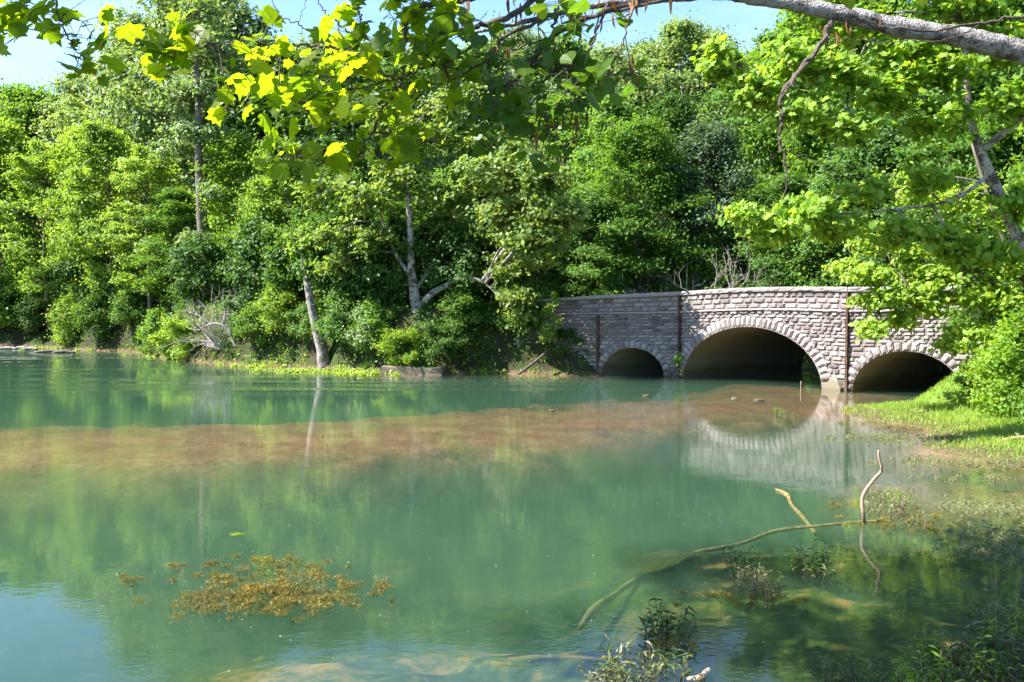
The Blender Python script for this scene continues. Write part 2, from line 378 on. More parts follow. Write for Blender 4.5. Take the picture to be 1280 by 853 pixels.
def height(x, y):
    d = sdf(x, y)
    n = hnoise(x, y, 3, 5, .25); nf = hnoise(x, y, 5, 4, 1.1)
    # land
    low = ss(-.4, 1.6, d)*.30+ss(1, 7, d)*1.3
    lawn = (x > 8) & (y < 38)
    flat = ss(-.5, 2.4, d)*.14+ss(2, 9, d)*.30+ss(6, 18, d)*2.4
    hill = ss(10, 75, d)*np.where(y > 30, 1, .25)*21*(1-.55*ss(-15, 10, x)*ss(60, 20, x)*(y < 60))
    far = ss(60, 140, d)*8*(y > 30)
    cam = ss(0, 6, d)*1.7
    L = np.where(lawn, flat, np.where(y < 12, cam, low))+hill+far
    rd = pl_dist(x, y, ROAD)
    emb = np.clip(3.25-np.maximum(0, rd-4.6)*.75, 0, 9)*ss(.1, 1.6, d)*(y > 25)
    L = np.maximum(L, emb)+nf*.10*ss(0, 1.5, d)+n*.5*ss(6, 20, d)*(rd > 5)
    L = np.where((d < 3) & (d > 0), L+nf*.05, L)
    # bed
    B = -np.minimum(2.2, .05+(-d)*.33)
    fg = ss(13., 9.4, y+nf*1.2+n*2)*ss(-9, -2, x)
    fr = ss(-1.2, 3.2, x-.0*(y))*ss(19.5, 14, y)*ss(-.5, .6, y-3)
    B = np.maximum(B, -1.3+fg*(1.04+nf*.24))
    B = np.maximum(B, -1.5+fr*(1.16+nf*.26))
    fr2 = ss(4.5, 8, x)*ss(26, 19, y); B = np.maximum(B, -1.5+fr2*(1.30+nf*.2))
    bd = pl_dist(x, y, BAR); w = np.interp(x, [-30, -8, 0, 6, 10], [4.6, 4.2, 3.8, 3.8, 5.8])
    by = np.interp(x, [q[0] for q in BAR], [q[1] for q in BAR]); w = w*(1+.75*ss(-.5, 2.5, y-by)*ss(9, 3, x))
    B = np.maximum(B, -1.1+ss(1.7, .35, bd/w+nf*.42+n*.3)*(1.02+nf*.05))
    B = np.maximum(B, -2.+ss(3.6, 1.5, np.hypot(x-10.9, y-31.5))*(1.95+nf*.05))
    B = np.minimum(B, -.035)
    H = np.where(d > 0, np.maximum(L, .02), np.where(d > -.35, np.maximum(B, -.035+(d)*.3), B))
    return H, d
def axis(lo, hi, fine, spans):
    out = [lo]; x = lo
    while x < hi:
        s = fine[-1]
        for (a, b), f in zip(spans, fine):
            if a <= x <= b: s = f; break
        dist = max(0, spans[-1][0]-x, x-spans[-1][1])
        s = s+dist*.10 if s == fine[-1] else s
        x += s; out.append(x)
    return np.array(out)
gx = axis(-900, 900, [.14, .45, .9], [(-4, 14), (-32, 30), (-70, 50)])
gy = axis(-300, 1500, [.14, .35, .9], [(7, 24), (24, 60), (-10, 110)])
X, Y = np.meshgrid(gx, gy, indexing='ij'); Z, D = height(X, Y)
nx, ny = X.shape
ii = (np.arange(nx-1)[:, None]*ny+np.arange(ny-1)[None]).ravel()
lawnm = (ss(.2, 1.0, D)*((X > 8) & (Y < 36) & (Y > 14))*ss(24, 18, X)).ravel()
gm = MB(); gm.V = [np.stack([X.ravel(), Y.ravel(), Z.ravel()], 1)]; gm.C = [lawnm]; gm.n = nx*ny
gm.F = [np.stack([ii, ii+ny, ii+ny+1, ii+1], 1)]
tag(gm.build('ground', ground_mat(), smooth=True, attr=True), kind='structure')
def gz(x, y): return float(height(np.array([[float(x)]]), np.array([[float(y)]]))[0][0, 0])

# water: one closed body, its top at z = 0
wb = MB(); x0, x1, y0, y1, zb = -400, 69, -1, 92, -3.2
wb.add([(x0, y0, 0), (x1, y0, 0), (x1, y1, 0), (x0, y1, 0), (x0, y0, zb), (x1, y0, zb), (x1, y1, zb), (x0, y1, zb)],
       [(0, 1, 2, 3), (7, 6, 5, 4), (0, 4, 5, 1), (1, 5, 6, 2), (2, 6, 7, 3), (3, 7, 4, 0)])
tag(wb.build('water', water_mat()), kind='structure')

# ---------------------------------------------------------------- bridge
rng = np.random.RandomState(11)
bridge = empty('stone_bridge', (P850[0], P850[1], 0), 'long grey-pink rubble stone bridge with three arches standing in the water', 'bridge')
BO = np.array([P850[0], P850[1], 0.])
def camber(s, L): return .09*math.sin(math.pi*s/L)
SECT = [  # start, end, arch (centre s, half width, rise, ring width), coping z at start/end, string z at start/end, camber
    (P650, P748, None, (3.66, 3.92), (2.95, 2.98), 0),
    (P748, P850, (1.78, 1.58, 1.36, .34), (3.92, 4.08), (2.98, 3.06), 0),
    (P850, P1060, (3.96, 3.72, 2.48, .46), (4.08, 4.18), (3.06, 3.16), .1),
    (P1060, P1220, (2.28, 2.06, 1.66, .38), (4.18, 4.18), (3.16, 3.26), 0)]
bl, mo, cpb, stb, ring_, vault = MB(), MB(), MB(), MB(), MB(), MB()
def sect_geom(S, E):
    t = (E-S); L = np.hypot(*t); t = t/L; n = np.array([t[1], -t[0]]); return t, L, n
def patch(mb, Q, nvec, nu, nv, bulge, c, rng, base=-.05, tip=0.):
    """block face on quad Q (4 pts bl,br,tr,tl): recessed border, rough raised face"""
    u = np.linspace(0, 1, nu+1); v = np.linspace(0, 1, nv+1)
    U, V = np.meshgrid(u, v, indexing='ij')
    P = (Q[0]*((1-U)*(1-V))[..., None]+Q[1]*(U*(1-V))[..., None]+Q[2]*(U*V)[..., None]+Q[3]*((1-U)*V)[..., None])
    ed = np.minimum(np.minimum(U, 1-U)*nu, np.minimum(V, 1-V)*nv)
    h = np.where(ed < .5, base, bulge*(.8+.4*rng.uniform(0, 1, U.shape))+tip*V)
    jit = rng.uniform(-1, 1, U.shape+(3,))*.004*(ed < .5)[..., None]
    P = P+h[..., None]*nvec+jit
    i = (np.arange(nu)[:, None]*(nv+1)+np.arange(nv)[None]).ravel()
    mb.add(P.reshape(-1, 3), np.stack([i, i+nv+1, i+nv+2, i+1], 1), c=c)
COURSE = [-.35]
while COURSE[-1] < 3.0: COURSE.append(COURSE[-1]+rng.choice([.14, .17, .2, .24]))
sc_ = 3.1/COURSE[-1]; COURSE = [c*sc_ if c > 0 else c for c in COURSE]
def wallz(sec, s, v):
    S, E, arch, cz, sz, cam = sec; L = np.hypot(*(E-S)); f = s/L
    zs = sz[0]+(sz[1]-sz[0])*f+cam*math.sin(math.pi*f); zc = cz[0]+(cz[1]-cz[0])*f+cam*.9*math.sin(math.pi*f)
    return v/3.1*zs if v <= 3.1 else zs+(v-3.1)*(zc-zs)      # v 3.1..4.1 is the parapet
for si, sec in enumerate(SECT):
    S, E, arch, cz, sz, cam = sec
    t, L, n = sect_geom(S, E); n3 = np.array([n[0], n[1], 0]); t3 = np.array([t[0], t[1], 0])
    def pt(s, z, out=0): return np.array([S[0]+t[0]*s, S[1]+t[1]*s, z])+n3*out-BO
    rows = [(a, b) for a, b in zip(COURSE[:-1], COURSE[1:])]
    rows[-1] = (rows[-1][0], 3.1)
    rows += [(3.19, 3.42), (3.42, 3.64), (3.64, 3.92)]
    for (v0, v1) in rows:
        vm = (v0+v1)/2
        spans = [(0, L)]
        if arch:
            c, hw, rise, rw = arch; vv = max(vm, 0)
            A = hw+rw*.75; Bv = rise+rw*.75; zz = wallz(sec, c, vv)
            if zz < Bv:
                w = A*math.sqrt(max(0, 1-(zz/Bv)**2)); spans = [(0, c-w), (c+w, L)]
        for a, b in spans:
            s = max(0, a)-rng.uniform(0, .3); b = min(b, L)
            while s < b-.02:
                e = s+rng.uniform(.24, .62)*(1.2 if vm > 3.1 else 1)
                if b-e < .2: e = b
                a0 = max(s, max(0, a))
                if e-a0 > .06:
                    g = .009; gh = .018; dz = rng.uniform(-.008, .008, 4)
                    Q = [pt(a0+gh, wallz(sec, a0, v0)+g+dz[0]), pt(e-gh, wallz(sec, e, v0)+g+dz[1]), pt(e-gh, wallz(sec, e, v1)-g+dz[2]), pt(a0+gh, wallz(sec, a0, v1)-g+dz[3])]
                    patch(bl, Q, n3, max(4, int((e-a0)/.08)), 4, rng.uniform(.015, .055), rng.beta(1.2, 1.2), rng)
                s = e
    # string course and coping
    for mb, va, vb, out, cc in ((stb, 3.1, 3.19, .10, .5), (cpb, 3.92, 4.1, .12, .6)):
        s = 0
        while s < L-.01:
            e = min(L, s+rng.uniform(.7, 1.3)); e = L if L-e < .3 else e
            Q = [pt(s+.006, wallz(sec, s, va)), pt(e-.006, wallz(sec, e, va)), pt(e-.006, wallz(sec, e, vb)), pt(s+.006, wallz(sec, s, vb))]
            tone = rng.uniform(.35, .75)
            patch(mb, Q, n3, 6, 3, out, tone, rng, base=out*.75)
            # top and underside back to the wall plane
            o = n3*out*.75
            dp = .55 if mb is cpb else .1
            mb.add([Q[3]+o, Q[2]+o, Q[2]-n3*dp, Q[3]-n3*dp, Q[1]+o, Q[0]+o, Q[0]-n3*.1, Q[1]-n3*.1], [(0, 1, 2, 3), (4, 5, 6, 7)], c=tone)
            mb.add([Q[0]+o, Q[3]+o, Q[3]-n3*dp, Q[0]-n3*dp, Q[1]+o, Q[2]+o, Q[2]-n3*dp, Q[1]-n3*dp], [(3, 2, 1, 0), (4, 5, 6, 7)], c=tone)
            s = e
    # core: mortar plane, deck, parapets, back face; vault
    ks = sorted(set(list(np.linspace(0, L, 9))+(list(arch[0]-arch[1]*np.cos(np.linspace(0, math.pi, 41))) if arch else [])))
    ks = [k for i, k in enumerate(ks) if i == 0 or k-ks[i-1] > 1e-3]
    off = np.array([BD[0], BD[1], 0])
    def zin(s):
        if not arch: return -1.5
        c, hw, rise, rw = arch; u = (s-c)/hw
        return -1.5 if abs(u) >= 1 else rise*math.sqrt(1-u*u)
    for a, b in zip(ks[:-1], ks[1:]):
        m_ = (a+b)/2; za, zb_ = (zin(a), zin(b)) if zin(m_) > -1 else (-1.5, -1.5)
        if zin(m_) > -1: za = max(za, 0) if za > -1 else 0; zb_ = max(zb_, 0) if zb_ > -1 else 0
        prof = lambda s, z0: [pt(s, z0, -.03), pt(s, wallz(sec, s, 4.02), -.03), pt(s, wallz(sec, s, 4.02))+off*.45, pt(s, wallz(sec, s, 3.05))+off*.45,
                              pt(s, wallz(sec, s, 3.05))+off*(BW-.45), pt(s, wallz(sec, s, 4.1))+off*(BW-.45), pt(s, wallz(sec, s, 4.1))+off*BW, pt(s, z0)+off*BW]
        pa, pb = prof(a, za), prof(b, zb_)
        V = pa+pb; F = [(i, i+8, i+9, i+1) for i in range(7)]
        mo.add(V, F, c=.5)
        if zin(m_) > -1:
            vault.add([pt(a, za, .02), pt(b, zb_, .02), pt(b, zb_)+off*BW, pt(a, za)+off*BW], [(0, 1, 2, 3)], c=rng.uniform(.45, .55))
    if arch:
        c, hw, rise, rw = arch
        for sgn in (-1, 1):
            vault.add([pt(c+sgn*hw, .0, .02), pt(c+sgn*hw, -1.5, .02), pt(c+sgn*hw, -1.5)+off*BW, pt(c+sgn*hw, 0)+off*BW], [(0, 1, 2, 3)], c=.5)
        # voussoirs
        arc = [math.pi*i/400 for i in range(401)]
        P = np.array([(c-hw*math.cos(a), rise*math.sin(a)) for a in arc]); dl = np.hypot(*np.diff(P, axis=0).T); cl = np.concatenate([[0], np.cumsum(dl)])
        nv = int(cl[-1]/.27); nv += 1-nv % 2; cuts = np.linspace(0, cl[-1], nv+1); cuts[1:-1] += rng.uniform(-.03, .03, nv-1)
        def ringpt(l, w, out=0):
            a = np.interp(l, cl, arc); s, z = c-hw*math.cos(a), rise*math.sin(a); nn = norm(np.array([-math.cos(a)/hw, math.sin(a)/rise])); return pt(s+nn[0]*w, z+nn[1]*w, out)
        for l0, l1 in zip(cuts[:-1], cuts[1:]):
            w = rw*rng.uniform(.9, 1.12); tone = rng.uniform(.3, 1.)
            Q = [ringpt(l0+.012, 0, .035), ringpt(l0+.012, w, .035), ringpt(l1-.012, w, .035), ringpt(l1-.012, 0, .035)]
            patch(ring_, Q, n3, 4, 3, .05, tone, rng, base=-.01)
            # sides of the stone back to the wall
            ring_.add([Q[0], Q[1], Q[1]-n3*.09, Q[0]-n3*.09], [(0, 1, 2, 3)], c=tone); ring_.add([Q[3], Q[2], Q[2]-n3*.09, Q[3]-n3*.09], [(3, 2, 1, 0)], c=tone)
            ring_.add([Q[1], Q[2], Q[2]-n3*.09, Q[1]-n3*.09], [(0, 1, 2, 3)], c=tone); ring_.add([Q[0], Q[3], Q[3]-n3*.3, Q[0]-n3*.3], [(3, 2, 1, 0)], c=tone*.8)
        # below springing
        for sgn in (-1, 1):
            a0, a1 = sorted((c+sgn*hw, c+sgn*(hw+rw)))
            patch(ring_, [pt(a0, -.5, .03), pt(a1, -.5, .03), pt(a1, 0, .03), pt(a0, 0, .03)], n3, 4, 3, .04, .4, rng)
    vault_name = None
    bl.build('wall', S_block, bridge, attr=True); bl = MB()
    cpb.build('coping', S_cope, bridge, attr=True); cpb = MB()
    stb.build('string_course', S_cope, bridge, attr=True); stb = MB()
    if arch:
        ring_.build('arch_ring', S_block, bridge, attr=True); ring_ = MB()
        vault.build('vault', S_vault, bridge, attr=True); vault = MB()
mo.build('mortar_core', S_mort, bridge, attr=True)
# pilasters: narrow stained strips at the joints
for i, (Pp, zt, zb2) in enumerate(((P748, 2.95, -.5), (P850, 4.0, -.5), (P1060, 3.98, -.5))):
    t, L, n = sect_geom(*((P748, P850) if i == 0 else (P850, P1060) if i == 1 else (P850, P1060)))
    t3 = np.array([t[0], t[1], 0]); n3 = np.array([n[0], n[1], 0]); o = np.array([Pp[0], Pp[1], 0])-BO
    pm = MB(); z = zb2; w, dp = .05, .13
    while z < zt:
        z1 = min(zt, z+rng.uniform(.22, .4)); z1 = zt if zt-z1 < .12 else z1; tone = rng.uniform(.2, .8); j = rng.uniform(-.012, .012)
        c8 = [o+t3*(a*(w+j))+n3*b+np.array([0, 0, zz]) for zz in (z+.005, z1-.005) for a, b in ((-1, -.05), (1, -.05), (1, dp+j), (-1, dp+j))]
        pm.add(c8, [(0, 1, 2, 3), (7, 6, 5, 4), (1, 5, 6, 2), (2, 6, 7, 3), (3, 7, 4, 0)], c=tone); z = z1
    pm.build('pilaster', S_rust, bridge, attr=True)
# pale wedge-shaped cutwater stone on the pier footing
t, L, n = sect_geom(P850, P1060); t3 = np.array([t[0], t[1], 0]); n3 = np.array([n[0], n[1], 0])
o = np.array([P850[0], P850[1], 0])+t3*(L-.55)-BO
fm = MB()
pv = [o+t3*a+n3*b+np.array([0, 0, z]) for a, b, z in ((-.55, 0, -.5), (-.50, .22, -.5), (.40, .25, -.5), (.40, 0, -.5), (-.55, .0, .08), (-.48, .20, .06), (.38, .24, .08), (.42, 0, .12), (-.02, 0.0, .60), (0.0, .07, .62))]
fm.add(pv, [(0, 1, 5, 4), (1, 2, 6, 5), (2, 3, 7, 6)], [(4, 5, 9), (5, 6, 9), (6, 7, 9), (7, 4, 9)], c=.6)
fm.build('pier_footing', S_pale, bridge, attr=True)
# road surface on the deck and beyond
rm = MB(); RP = spline([(p[0], p[1], 3.29) for p in ROAD[2:-1]], 5); T = norm(np.gradient(RP, axis=0)); Nn = np.stack([-T[:, 1], T[:, 0], 0*T[:, 0]], 1)
V = np.concatenate([RP-Nn*3.2, RP+Nn*3.2]); k = len(RP); i = np.arange(k-1); rm.add(V, np.stack([i, i+1, i+1+k, i+k], 1))
rm.V[0][:, 2] = 3.30+0*rm.V[0][:, 2]
tag(rm.build('road', M_asph), kind='structure')

# ---------------------------------------------------------------- woods
ORD = ['first', 'second', 'third', 'fourth', 'fifth', 'sixth', 'seventh', 'eighth', 'ninth', 'tenth', 'eleventh', 'twelfth', 'thirteenth', 'fourteenth',
       'fifteenth', 'sixteenth', 'seventeenth', 'eighteenth', 'nineteenth', 'twentieth', 'twenty-first', 'twenty-second', 'twenty-third', 'twenty-fourth', 'twenty-fifth', 'twenty-sixth', 'twenty-seventh', 'twenty-eighth', 'twenty-ninth', 'thirtieth']
PR = {
 'broad': (tree_proto(1, 16, 4.6, .10, 36, 74, .24, L_mid, B_dark), 16),
 'tall':  (tree_proto(2, 20, 3.9, .16, 46, 62, .23, L_mid, B_dark, clr=.7, tr=.24), 20),
 'loose': (tree_proto(3, 18, 4.6, .14, 34, 58, .24, L_yel, B_dark, flat=.35, clr=.72), 18),
 'dome':  (tree_proto(4, 14, 4.4, .12, 44, 78, .20, L_deep, B_dark, flat=.6, clr=.78, pw=.42, up1=75), 14),
 'crown': (tree_proto(5, 20, 5.2, .30, 40, 64, .25, L_sil, B_syc, clr=.8, tr=.26, up0=15), 20),
}
SH = {
 'bush': (tree_proto(21, 3.2, 1.7, .05, 16, 60, .15, L_mid, B_dark, clr=.42, tr=.05, wander=.2, up0=15, up1=70), 3.2),
 'low':  (tree_proto(22, 1.8, 1.5, .05, 12, 60, .13, L_lime, B_dark, clr=.36, tr=.04, wander=.2, up0=10, up1=60), 1.8),
}
LOOK = {'broad': 'mid green broad leafy', 'tall': 'tall upright green', 'loose': 'pale yellow-green loose leafy', 'dome': 'deep green dense rounded', 'crown': 'tall grey-green high-crowned'}
NAME = {'broad': 'broadleaf_tree', 'tall': 'ash_tree', 'loose': 'elm_tree', 'dome': 'maple_tree', 'crown': 'poplar_tree'}
MATS = {'y': L_yel, 'm': L_mid, 'd': L_deep, 's': L_sil, 'b': L_blue, 'l': L_lime}
MLOOK = {'y': 'pale yellow-green', 'm': 'mid green', 'd': 'deep green', 's': 'silvery green', 'b': 'bluish green', 'l': 'bright lime-green'}
KLOOK = {'broad': 'broad leafy tree', 'tall': 'tall upright tree', 'loose': 'loose layered tree', 'dome': 'dense rounded tree', 'crown': 'high-crowned tree'}
rr = random.Random(5)
def tree_row(rows, where, group=None, share=None):
    rows = sorted(rows)
    for i, (px, Yd, ty, kind, mt) in enumerate(rows):
        p = at(px, 400, Yd); g = gz(p[0], Yd)
        top = CAMZ+(380-ty)/1200*Yd; proto, H0 = PR[kind]; H = max(3, top-g)
        s = H/H0; s2 = max(.75, min(1.25, s))
        lab = share or f'{MLOOK[mt]} {KLOOK[kind]} {where}, {ORD[i]} from left'
        put(proto, NAME[kind], (p[0], Yd, g-.15), rr.uniform(0, 6.28), s2, lab, 'tree', group, sz=s, crown_mat=MATS[mt])
row1 = [(-70, 88, 130, 'tall', 'y'), (-25, 85, 170, 'loose', 'y'), (18, 83, 150, 'broad', 'y'), (62, 79, 180, 'loose', 'y'), (104, 77, 150, 'tall', 'y'), (146, 74, 160, 'broad', 'y'),
        (188, 70, 185, 'loose', 'y'), (218, 68, 230, 'tall', 'm'), (300, 65, 160, 'tall', 'l'), (338, 63, 215, 'tall', 'm'), (368, 60, 180, 'broad', 'y'), (425, 59, 200, 'tall', 'm'),
        (475, 58, 230, 'tall', 'm'), (560, 58, 205, 'broad', 'm'), (612, 60, 220, 'loose', 'm'), (655, 63, 190, 'tall', 'm')]
tree_row(row1, 'in the far waterline row', 'trees behind the far waterline')
row2 = [(-110, 100, 90, 'tall', 'm'), (-60, 100, 110, 'broad', 'm'), (-8, 97, 128, 'dome', 'b'), (38, 94, 110, 'tall', 'b'), (75, 92, 112, 'broad', 'm'), (116, 90, 80, 'tall', 's'), (158, 86, 72, 'crown', 's'), (196, 82, 20, 'crown', 's'),
        (245, 78, -45, 'crown', 's'), (296, 76, 10, 'crown', 's'), (335, 78, 72, 'tall', 'b'), (372, 76, 62, 'broad', 'm'), (425, 75, 52, 'crown', 's'), (482, 74, 66, 'loose', 'm'),
        (540, 76, 55, 'crown', 's'), (598, 78, 48, 'tall', 'm'), (648, 80, 40, 'crown', 's'), (702, 84, 60, 'broad', 'm')]
tree_row(row2, 'in the taller second row', 'taller trees at the foot of the slope')
row3 = [(690, 62, 215, 'broad', 'd'), (735, 60, 245, 'dome', 'm'), (800, 61, 165, 'dome', 'm'), (765, 68, 130, 'broad', 'm'), (845, 66, 110, 'tall', 'd'), (890, 63, 170, 'dome', 'b'), (700, 72, 120, 'loose', 'm'),
        (935, 60, 230, 'broad', 'm'), (985, 57, 210, 'tall', 'd'), (1040, 54, 190, 'broad', 'm'), (1100, 52, 170, 'dome', 'd'), (1160, 50, 160, 'broad', 'm'), (1220, 47, 140, 'tall', 'd'), (1290, 45, 120, 'broad', 'm')]
tree_row(row3, 'close behind the bridge', 'trees behind the bridge')
row4 = [(760, 92, 62, 'crown', 's'), (805, 96, 48, 'tall', 'b'), (850, 90, 28, 'crown', 's'), (905, 92, 62, 'broad', 'm'), (955, 80, 45, 'loose', 'm'), (1000, 74, -20, 'tall', 'm'), (1060, 70, -60, 'crown', 'm'),
        (1120, 66, -80, 'broad', 'm'), (1185, 62, -90, 'tall', 'm'), (1255, 60, -110, 'crown', 'm'), (1330, 58, -120, 'broad', 'm'), (640, 95, 50, 'tall', 's'), (700, 100, 52, 'crown', 's')]
tree_row(row4, 'high above the bridge', 'trees on the high ground above the bridge')
hill = []
for k, (Yd, t0) in enumerate(((104, 105), (116, 92), (130, 80))):
    for px in range(-120+k*17, 1400, 46):
        Yk = Yd+rr.uniform(-4, 4); ty = t0+rr.uniform(-16, 16)
        if px < 160: ty = max(ty, 130)
        if 860 < px < 935: ty = max(ty, 60)
        hill.append((px+rr.uniform(-10, 10), Yk, ty, rr.choice(['broad', 'tall', 'loose', 'dome']), rr.choice('mmysbd')))
tree_row(hill, '', 'trees packed together on the hillside', 'leafy tree packed into the closed woods on the hillside behind')

# shrubs along the waterline
sh = [(-30, 'bush', 'm', 3.2), (10, 'bush', 'm', 3.8), (48, 'bush', 'd', 3.0), (92, 'bush', 'y', 3.3), (128, 'bush', 'd', 3.0), (165, 'bush', 'm', 3.0), (200, 'bush', 'm', 2.6), (228, 'low', 'l', 1.9), (218, 'low', 'm', 1.0),
      (306, 'bush', 'd', 2.6), (322, 'bush', 'm', 2.1), (352, 'bush', 'y', 2.6), (378, 'bush', 'm', 2.0), (425, 'bush', 'm', 3.0), (452, 'bush', 's', 2.4), (470, 'bush', 'm', 2.2), (506, 'low', 'l', 1.3), (552, 'low', 'd', 1.3),
      (576, 'bush', 'm', 2.0), (592, 'bush', 'd', 1.7), (640, 'bush', 'd', 1.6), (648, 'bush', 'm', 2.8), (664, 'bush', 'd', 1.8), (705, 'low', 'd', 1.0)]
def shore_y(px, off):
    """distance at which the ray over pixel column px meets the far shore, plus off"""
    ys = np.arange(30, 110, .25); xs = (px-640)/1200*ys; d = sdf(xs, ys); inside = np.where(d < 0)[0]
    inside = inside[(ys[inside] < 95)]
    k = inside[-1]
    if px > 560: 
        k = [i for i in inside if ys[i] < 49.5][-1]
    return ys[k]+off
for i, (px, kind, mt, h) in enumerate(sh):
    Yd = shore_y(px, (1.2 if kind == 'bush' else .8)); Yd = min(Yd, 92)
    x = (px-640)/1200*Yd; proto, H0 = SH[kind]; s = h/H0
    put(proto, 'shrub', (x, Yd, gz(x, Yd)-.05), rr.uniform(0, 6.28), s, f'{MLOOK[mt]} shrub {["hanging over","crowding"][i%2]} the far waterline, {ORD[i]} from left', 'shrub', 'shrubs along the far waterline', crown_mat=MATS[mt])
k = 0
for px, off, h in [(30, 4, 5), (110, 4, 5), (180, 4, 4.5), (250, 4, 4), (320, 4, 4.5), (390, 4, 4.5), (440, 4.5, 5), (500, 4, 4.2), (560, 4, 4.5), (620, 4.5, 4), (-60, 4, 5), (660, 5.5, 4.5), (430, 2.6, 3.6), (470, 2.6, 3.8), (560, 2.6, 3.6), (585, 3.5, 3.8), (600, 6, 3.8), (640, 3, 2.4), (530, 5, 4), (350, 3, 3)]:
    Yd = shore_y(px, off); x = (px-640)/1200*Yd; proto, H0 = SH['bush']
    put(proto, 'shrub', (x, Yd, gz(x, Yd)-.05), rr.uniform(0, 6.28), h/H0, 'dark understorey shrub in the shade behind the waterline bushes', 'shrub', 'understorey shrubs behind the waterline bushes', crown_mat=L_deep)

# ---------------------------------------------------------------- trees with their own built shape
def lobed(name, label, cat, trunks, lobes, lmat, bmat, shape, lsize, seed, per=26, nper=26, flat=.5, group=None, crad=.45, twig=.02, base=None, crown='crown'):
    """trunks: list of (points, radii); lobes: (centre, rx, rz, n clumps)"""
    rng = np.random.RandomState(seed); base = np.array(base if base is not None else trunks[0][0][0], float)
    e = empty(name, base, label, cat, group)
    tm, lm = MB(), MB(); allp = []
    for P, rd in trunks:
        S = spline(P, 5); r_ = np.interp(np.linspace(0, 1, len(S)), np.linspace(0, 1, len(rd)), rd)
        tube(tm, S-base, r_, 10, rough=.06, rng=rng); allp.append(S)
    allp = np.concatenate(allp); C = []; cen = np.mean([l[0] for l in lobes], 0)
    for c, rx, rz, n in lobes:
        c = np.array(c, float); j = allp[np.argmin(np.linalg.norm((allp-c)*[1, 1, 1.6], axis=1))]
        L = np.linalg.norm(c-j); mid = (c+j)/2+np.array([0, 0, .12*L])+rng.normal(size=3)*.06*L
        S = spline([j, mid, c], 5); r0 = .018+.012*L
        tube(tm, S-base, np.linspace(r0, .012, len(S)), 6)
        for q in range(n):
            d = norm(rng.normal(size=3))*rng.uniform(.3, 1)**.5; x = c+d*[rx, rx, rz]
            s0 = S[rng.randint(len(S)//2, len(S))]; tube(tm, np.array([s0, (s0+x)/2+rng.normal(size=3)*.08*rx, x])-base, [twig, twig*.6, twig*.25], 3)
            C.append(x); C.append((x*2+s0)/3)
    C = np.array(C)-base
    clump_leaves(lm, C, crad*rng.uniform(.6, 1.3, len(C)), nper, lsize, shape, rng, centre=cen-base-[0, 0, 1], flat=flat)
    tm.build('trunk', bmat, e, smooth=True); lm.build(crown, lmat, e)
    return e
def L(px, py, Y, rx, rz, n): return (at(px, py, Y), rx, rz, n)

# centre sycamore leaning over the water, with one long pale limb
Ys = 49.4
tr1 = [at(540, 452, Ys), at(529, 425, Ys), at(521, 385, Ys), at(515, 345, Ys), at(513, 300, Ys), at(510, 245, Ys), at(500, 180, Ys)]
tr1[0][2] = gz(tr1[0][0], Ys)-.2
lobed('sycamore_tree', 'big mottled sycamore on the far bank with a long pale limb arching right', 'tree',
      [(tr1, [.46, .36, .30, .22, .17, .12, .05]), ([at(521, 392, Ys), at(535, 372, Ys-.3), at(552, 360, Ys-.6), at(578, 349, Ys-1), at(602, 352, Ys-1.3), at(622, 368, Ys-1.5)], [.20, .18, .15, .12, .08, .04]),
       ([at(517, 350, Ys), at(497, 322, Ys), at(482, 290, Ys+.3), at(470, 245, Ys+.5)], [.12, .09, .07, .03]), ([at(519, 365, Ys), at(540, 330, Ys+.5), at(560, 285, Ys+.8), at(580, 240, Ys+1)], [.12, .09, .07, .03])],
      [L(430, 335, Ys+1.4, 1.5, .7, 26), L(470, 300, Ys, 1.6, .9, 28), L(455, 250, Ys, 1.7, 1, 28), L(500, 220, Ys, 1.6, 1.1, 28), L(545, 250, Ys+.5, 1.7, 1.1, 28), L(590, 235, Ys, 1.7, 1, 28),
       L(560, 290, Ys+1.4, 1.5, .8, 22), L(615, 290, Ys, 1.7, .9, 28), L(650, 325, Ys-1, 1.6, .8, 28), L(630, 340, Ys-1.8, 1.0, .45, 14), L(648, 372, Ys-2.5, .8, .4, 12), L(665, 300, 45.4, 1.5, .9, 26), L(690, 262, 45., 1.5, .9, 26), L(650, 235, 46, 1.6, 1, 26), L(672, 325, 45.4, .9, .4, 12), L(702, 268, 44.8, 1.1, .7, 24), L(682, 222, 44.6, 1.4, .9, 28), L(635, 268, 45.9, 1.3, .9, 24), L(655, 195, 45.6, 1.5, 1., 28), L(610, 215, 45.8, 1.4, 1., 20), L(540, 175, Ys, 1.8, 1.2, 28),
       L(490, 150, Ys, 1.6, 1.1, 24), L(610, 180, Ys, 1.7, 1.1, 26), L(660, 250, Ys, 1.6, 1.0, 26), L(575, 125, Ys, 1.6, 1, 22), L(690, 300, Ys, 1.3, .8, 18), L(415, 290, Ys, 1.1, .8, 14), L(400, 240, Ys+1, 1.3, 1, 16), L(655, 400, Ys-1.8, .7, .6, 12)],
      leaf_mat('leaf_sycamore', (.135, .215, .050), (.23, .31, .085)), B_syc, 'hex', .23, 7, nper=30, crad=.62, flat=.5)
# leaning broken trunk with a leafy vine
d0 = at(407, 456, 51.5); d0[2] = -.05
lobed('dead_tree', 'bare bleached broken trunk leaning left at the edge of the far bank', 'tree',
      [([d0, at(402, 435, 51.4), at(394, 402, 51.3), at(387, 370, 51.2), at(382, 346, 51.2)], [.42, .30, .27, .22, .13])],
      [L(400, 330, 51.8, .9, .7, 10), L(398, 372, 52, .35, .9, 6), L(375, 300, 51.5, .9, .8, 10)], L_yel, B_dead, 'hex', .2, 8, nper=24, crad=.4)
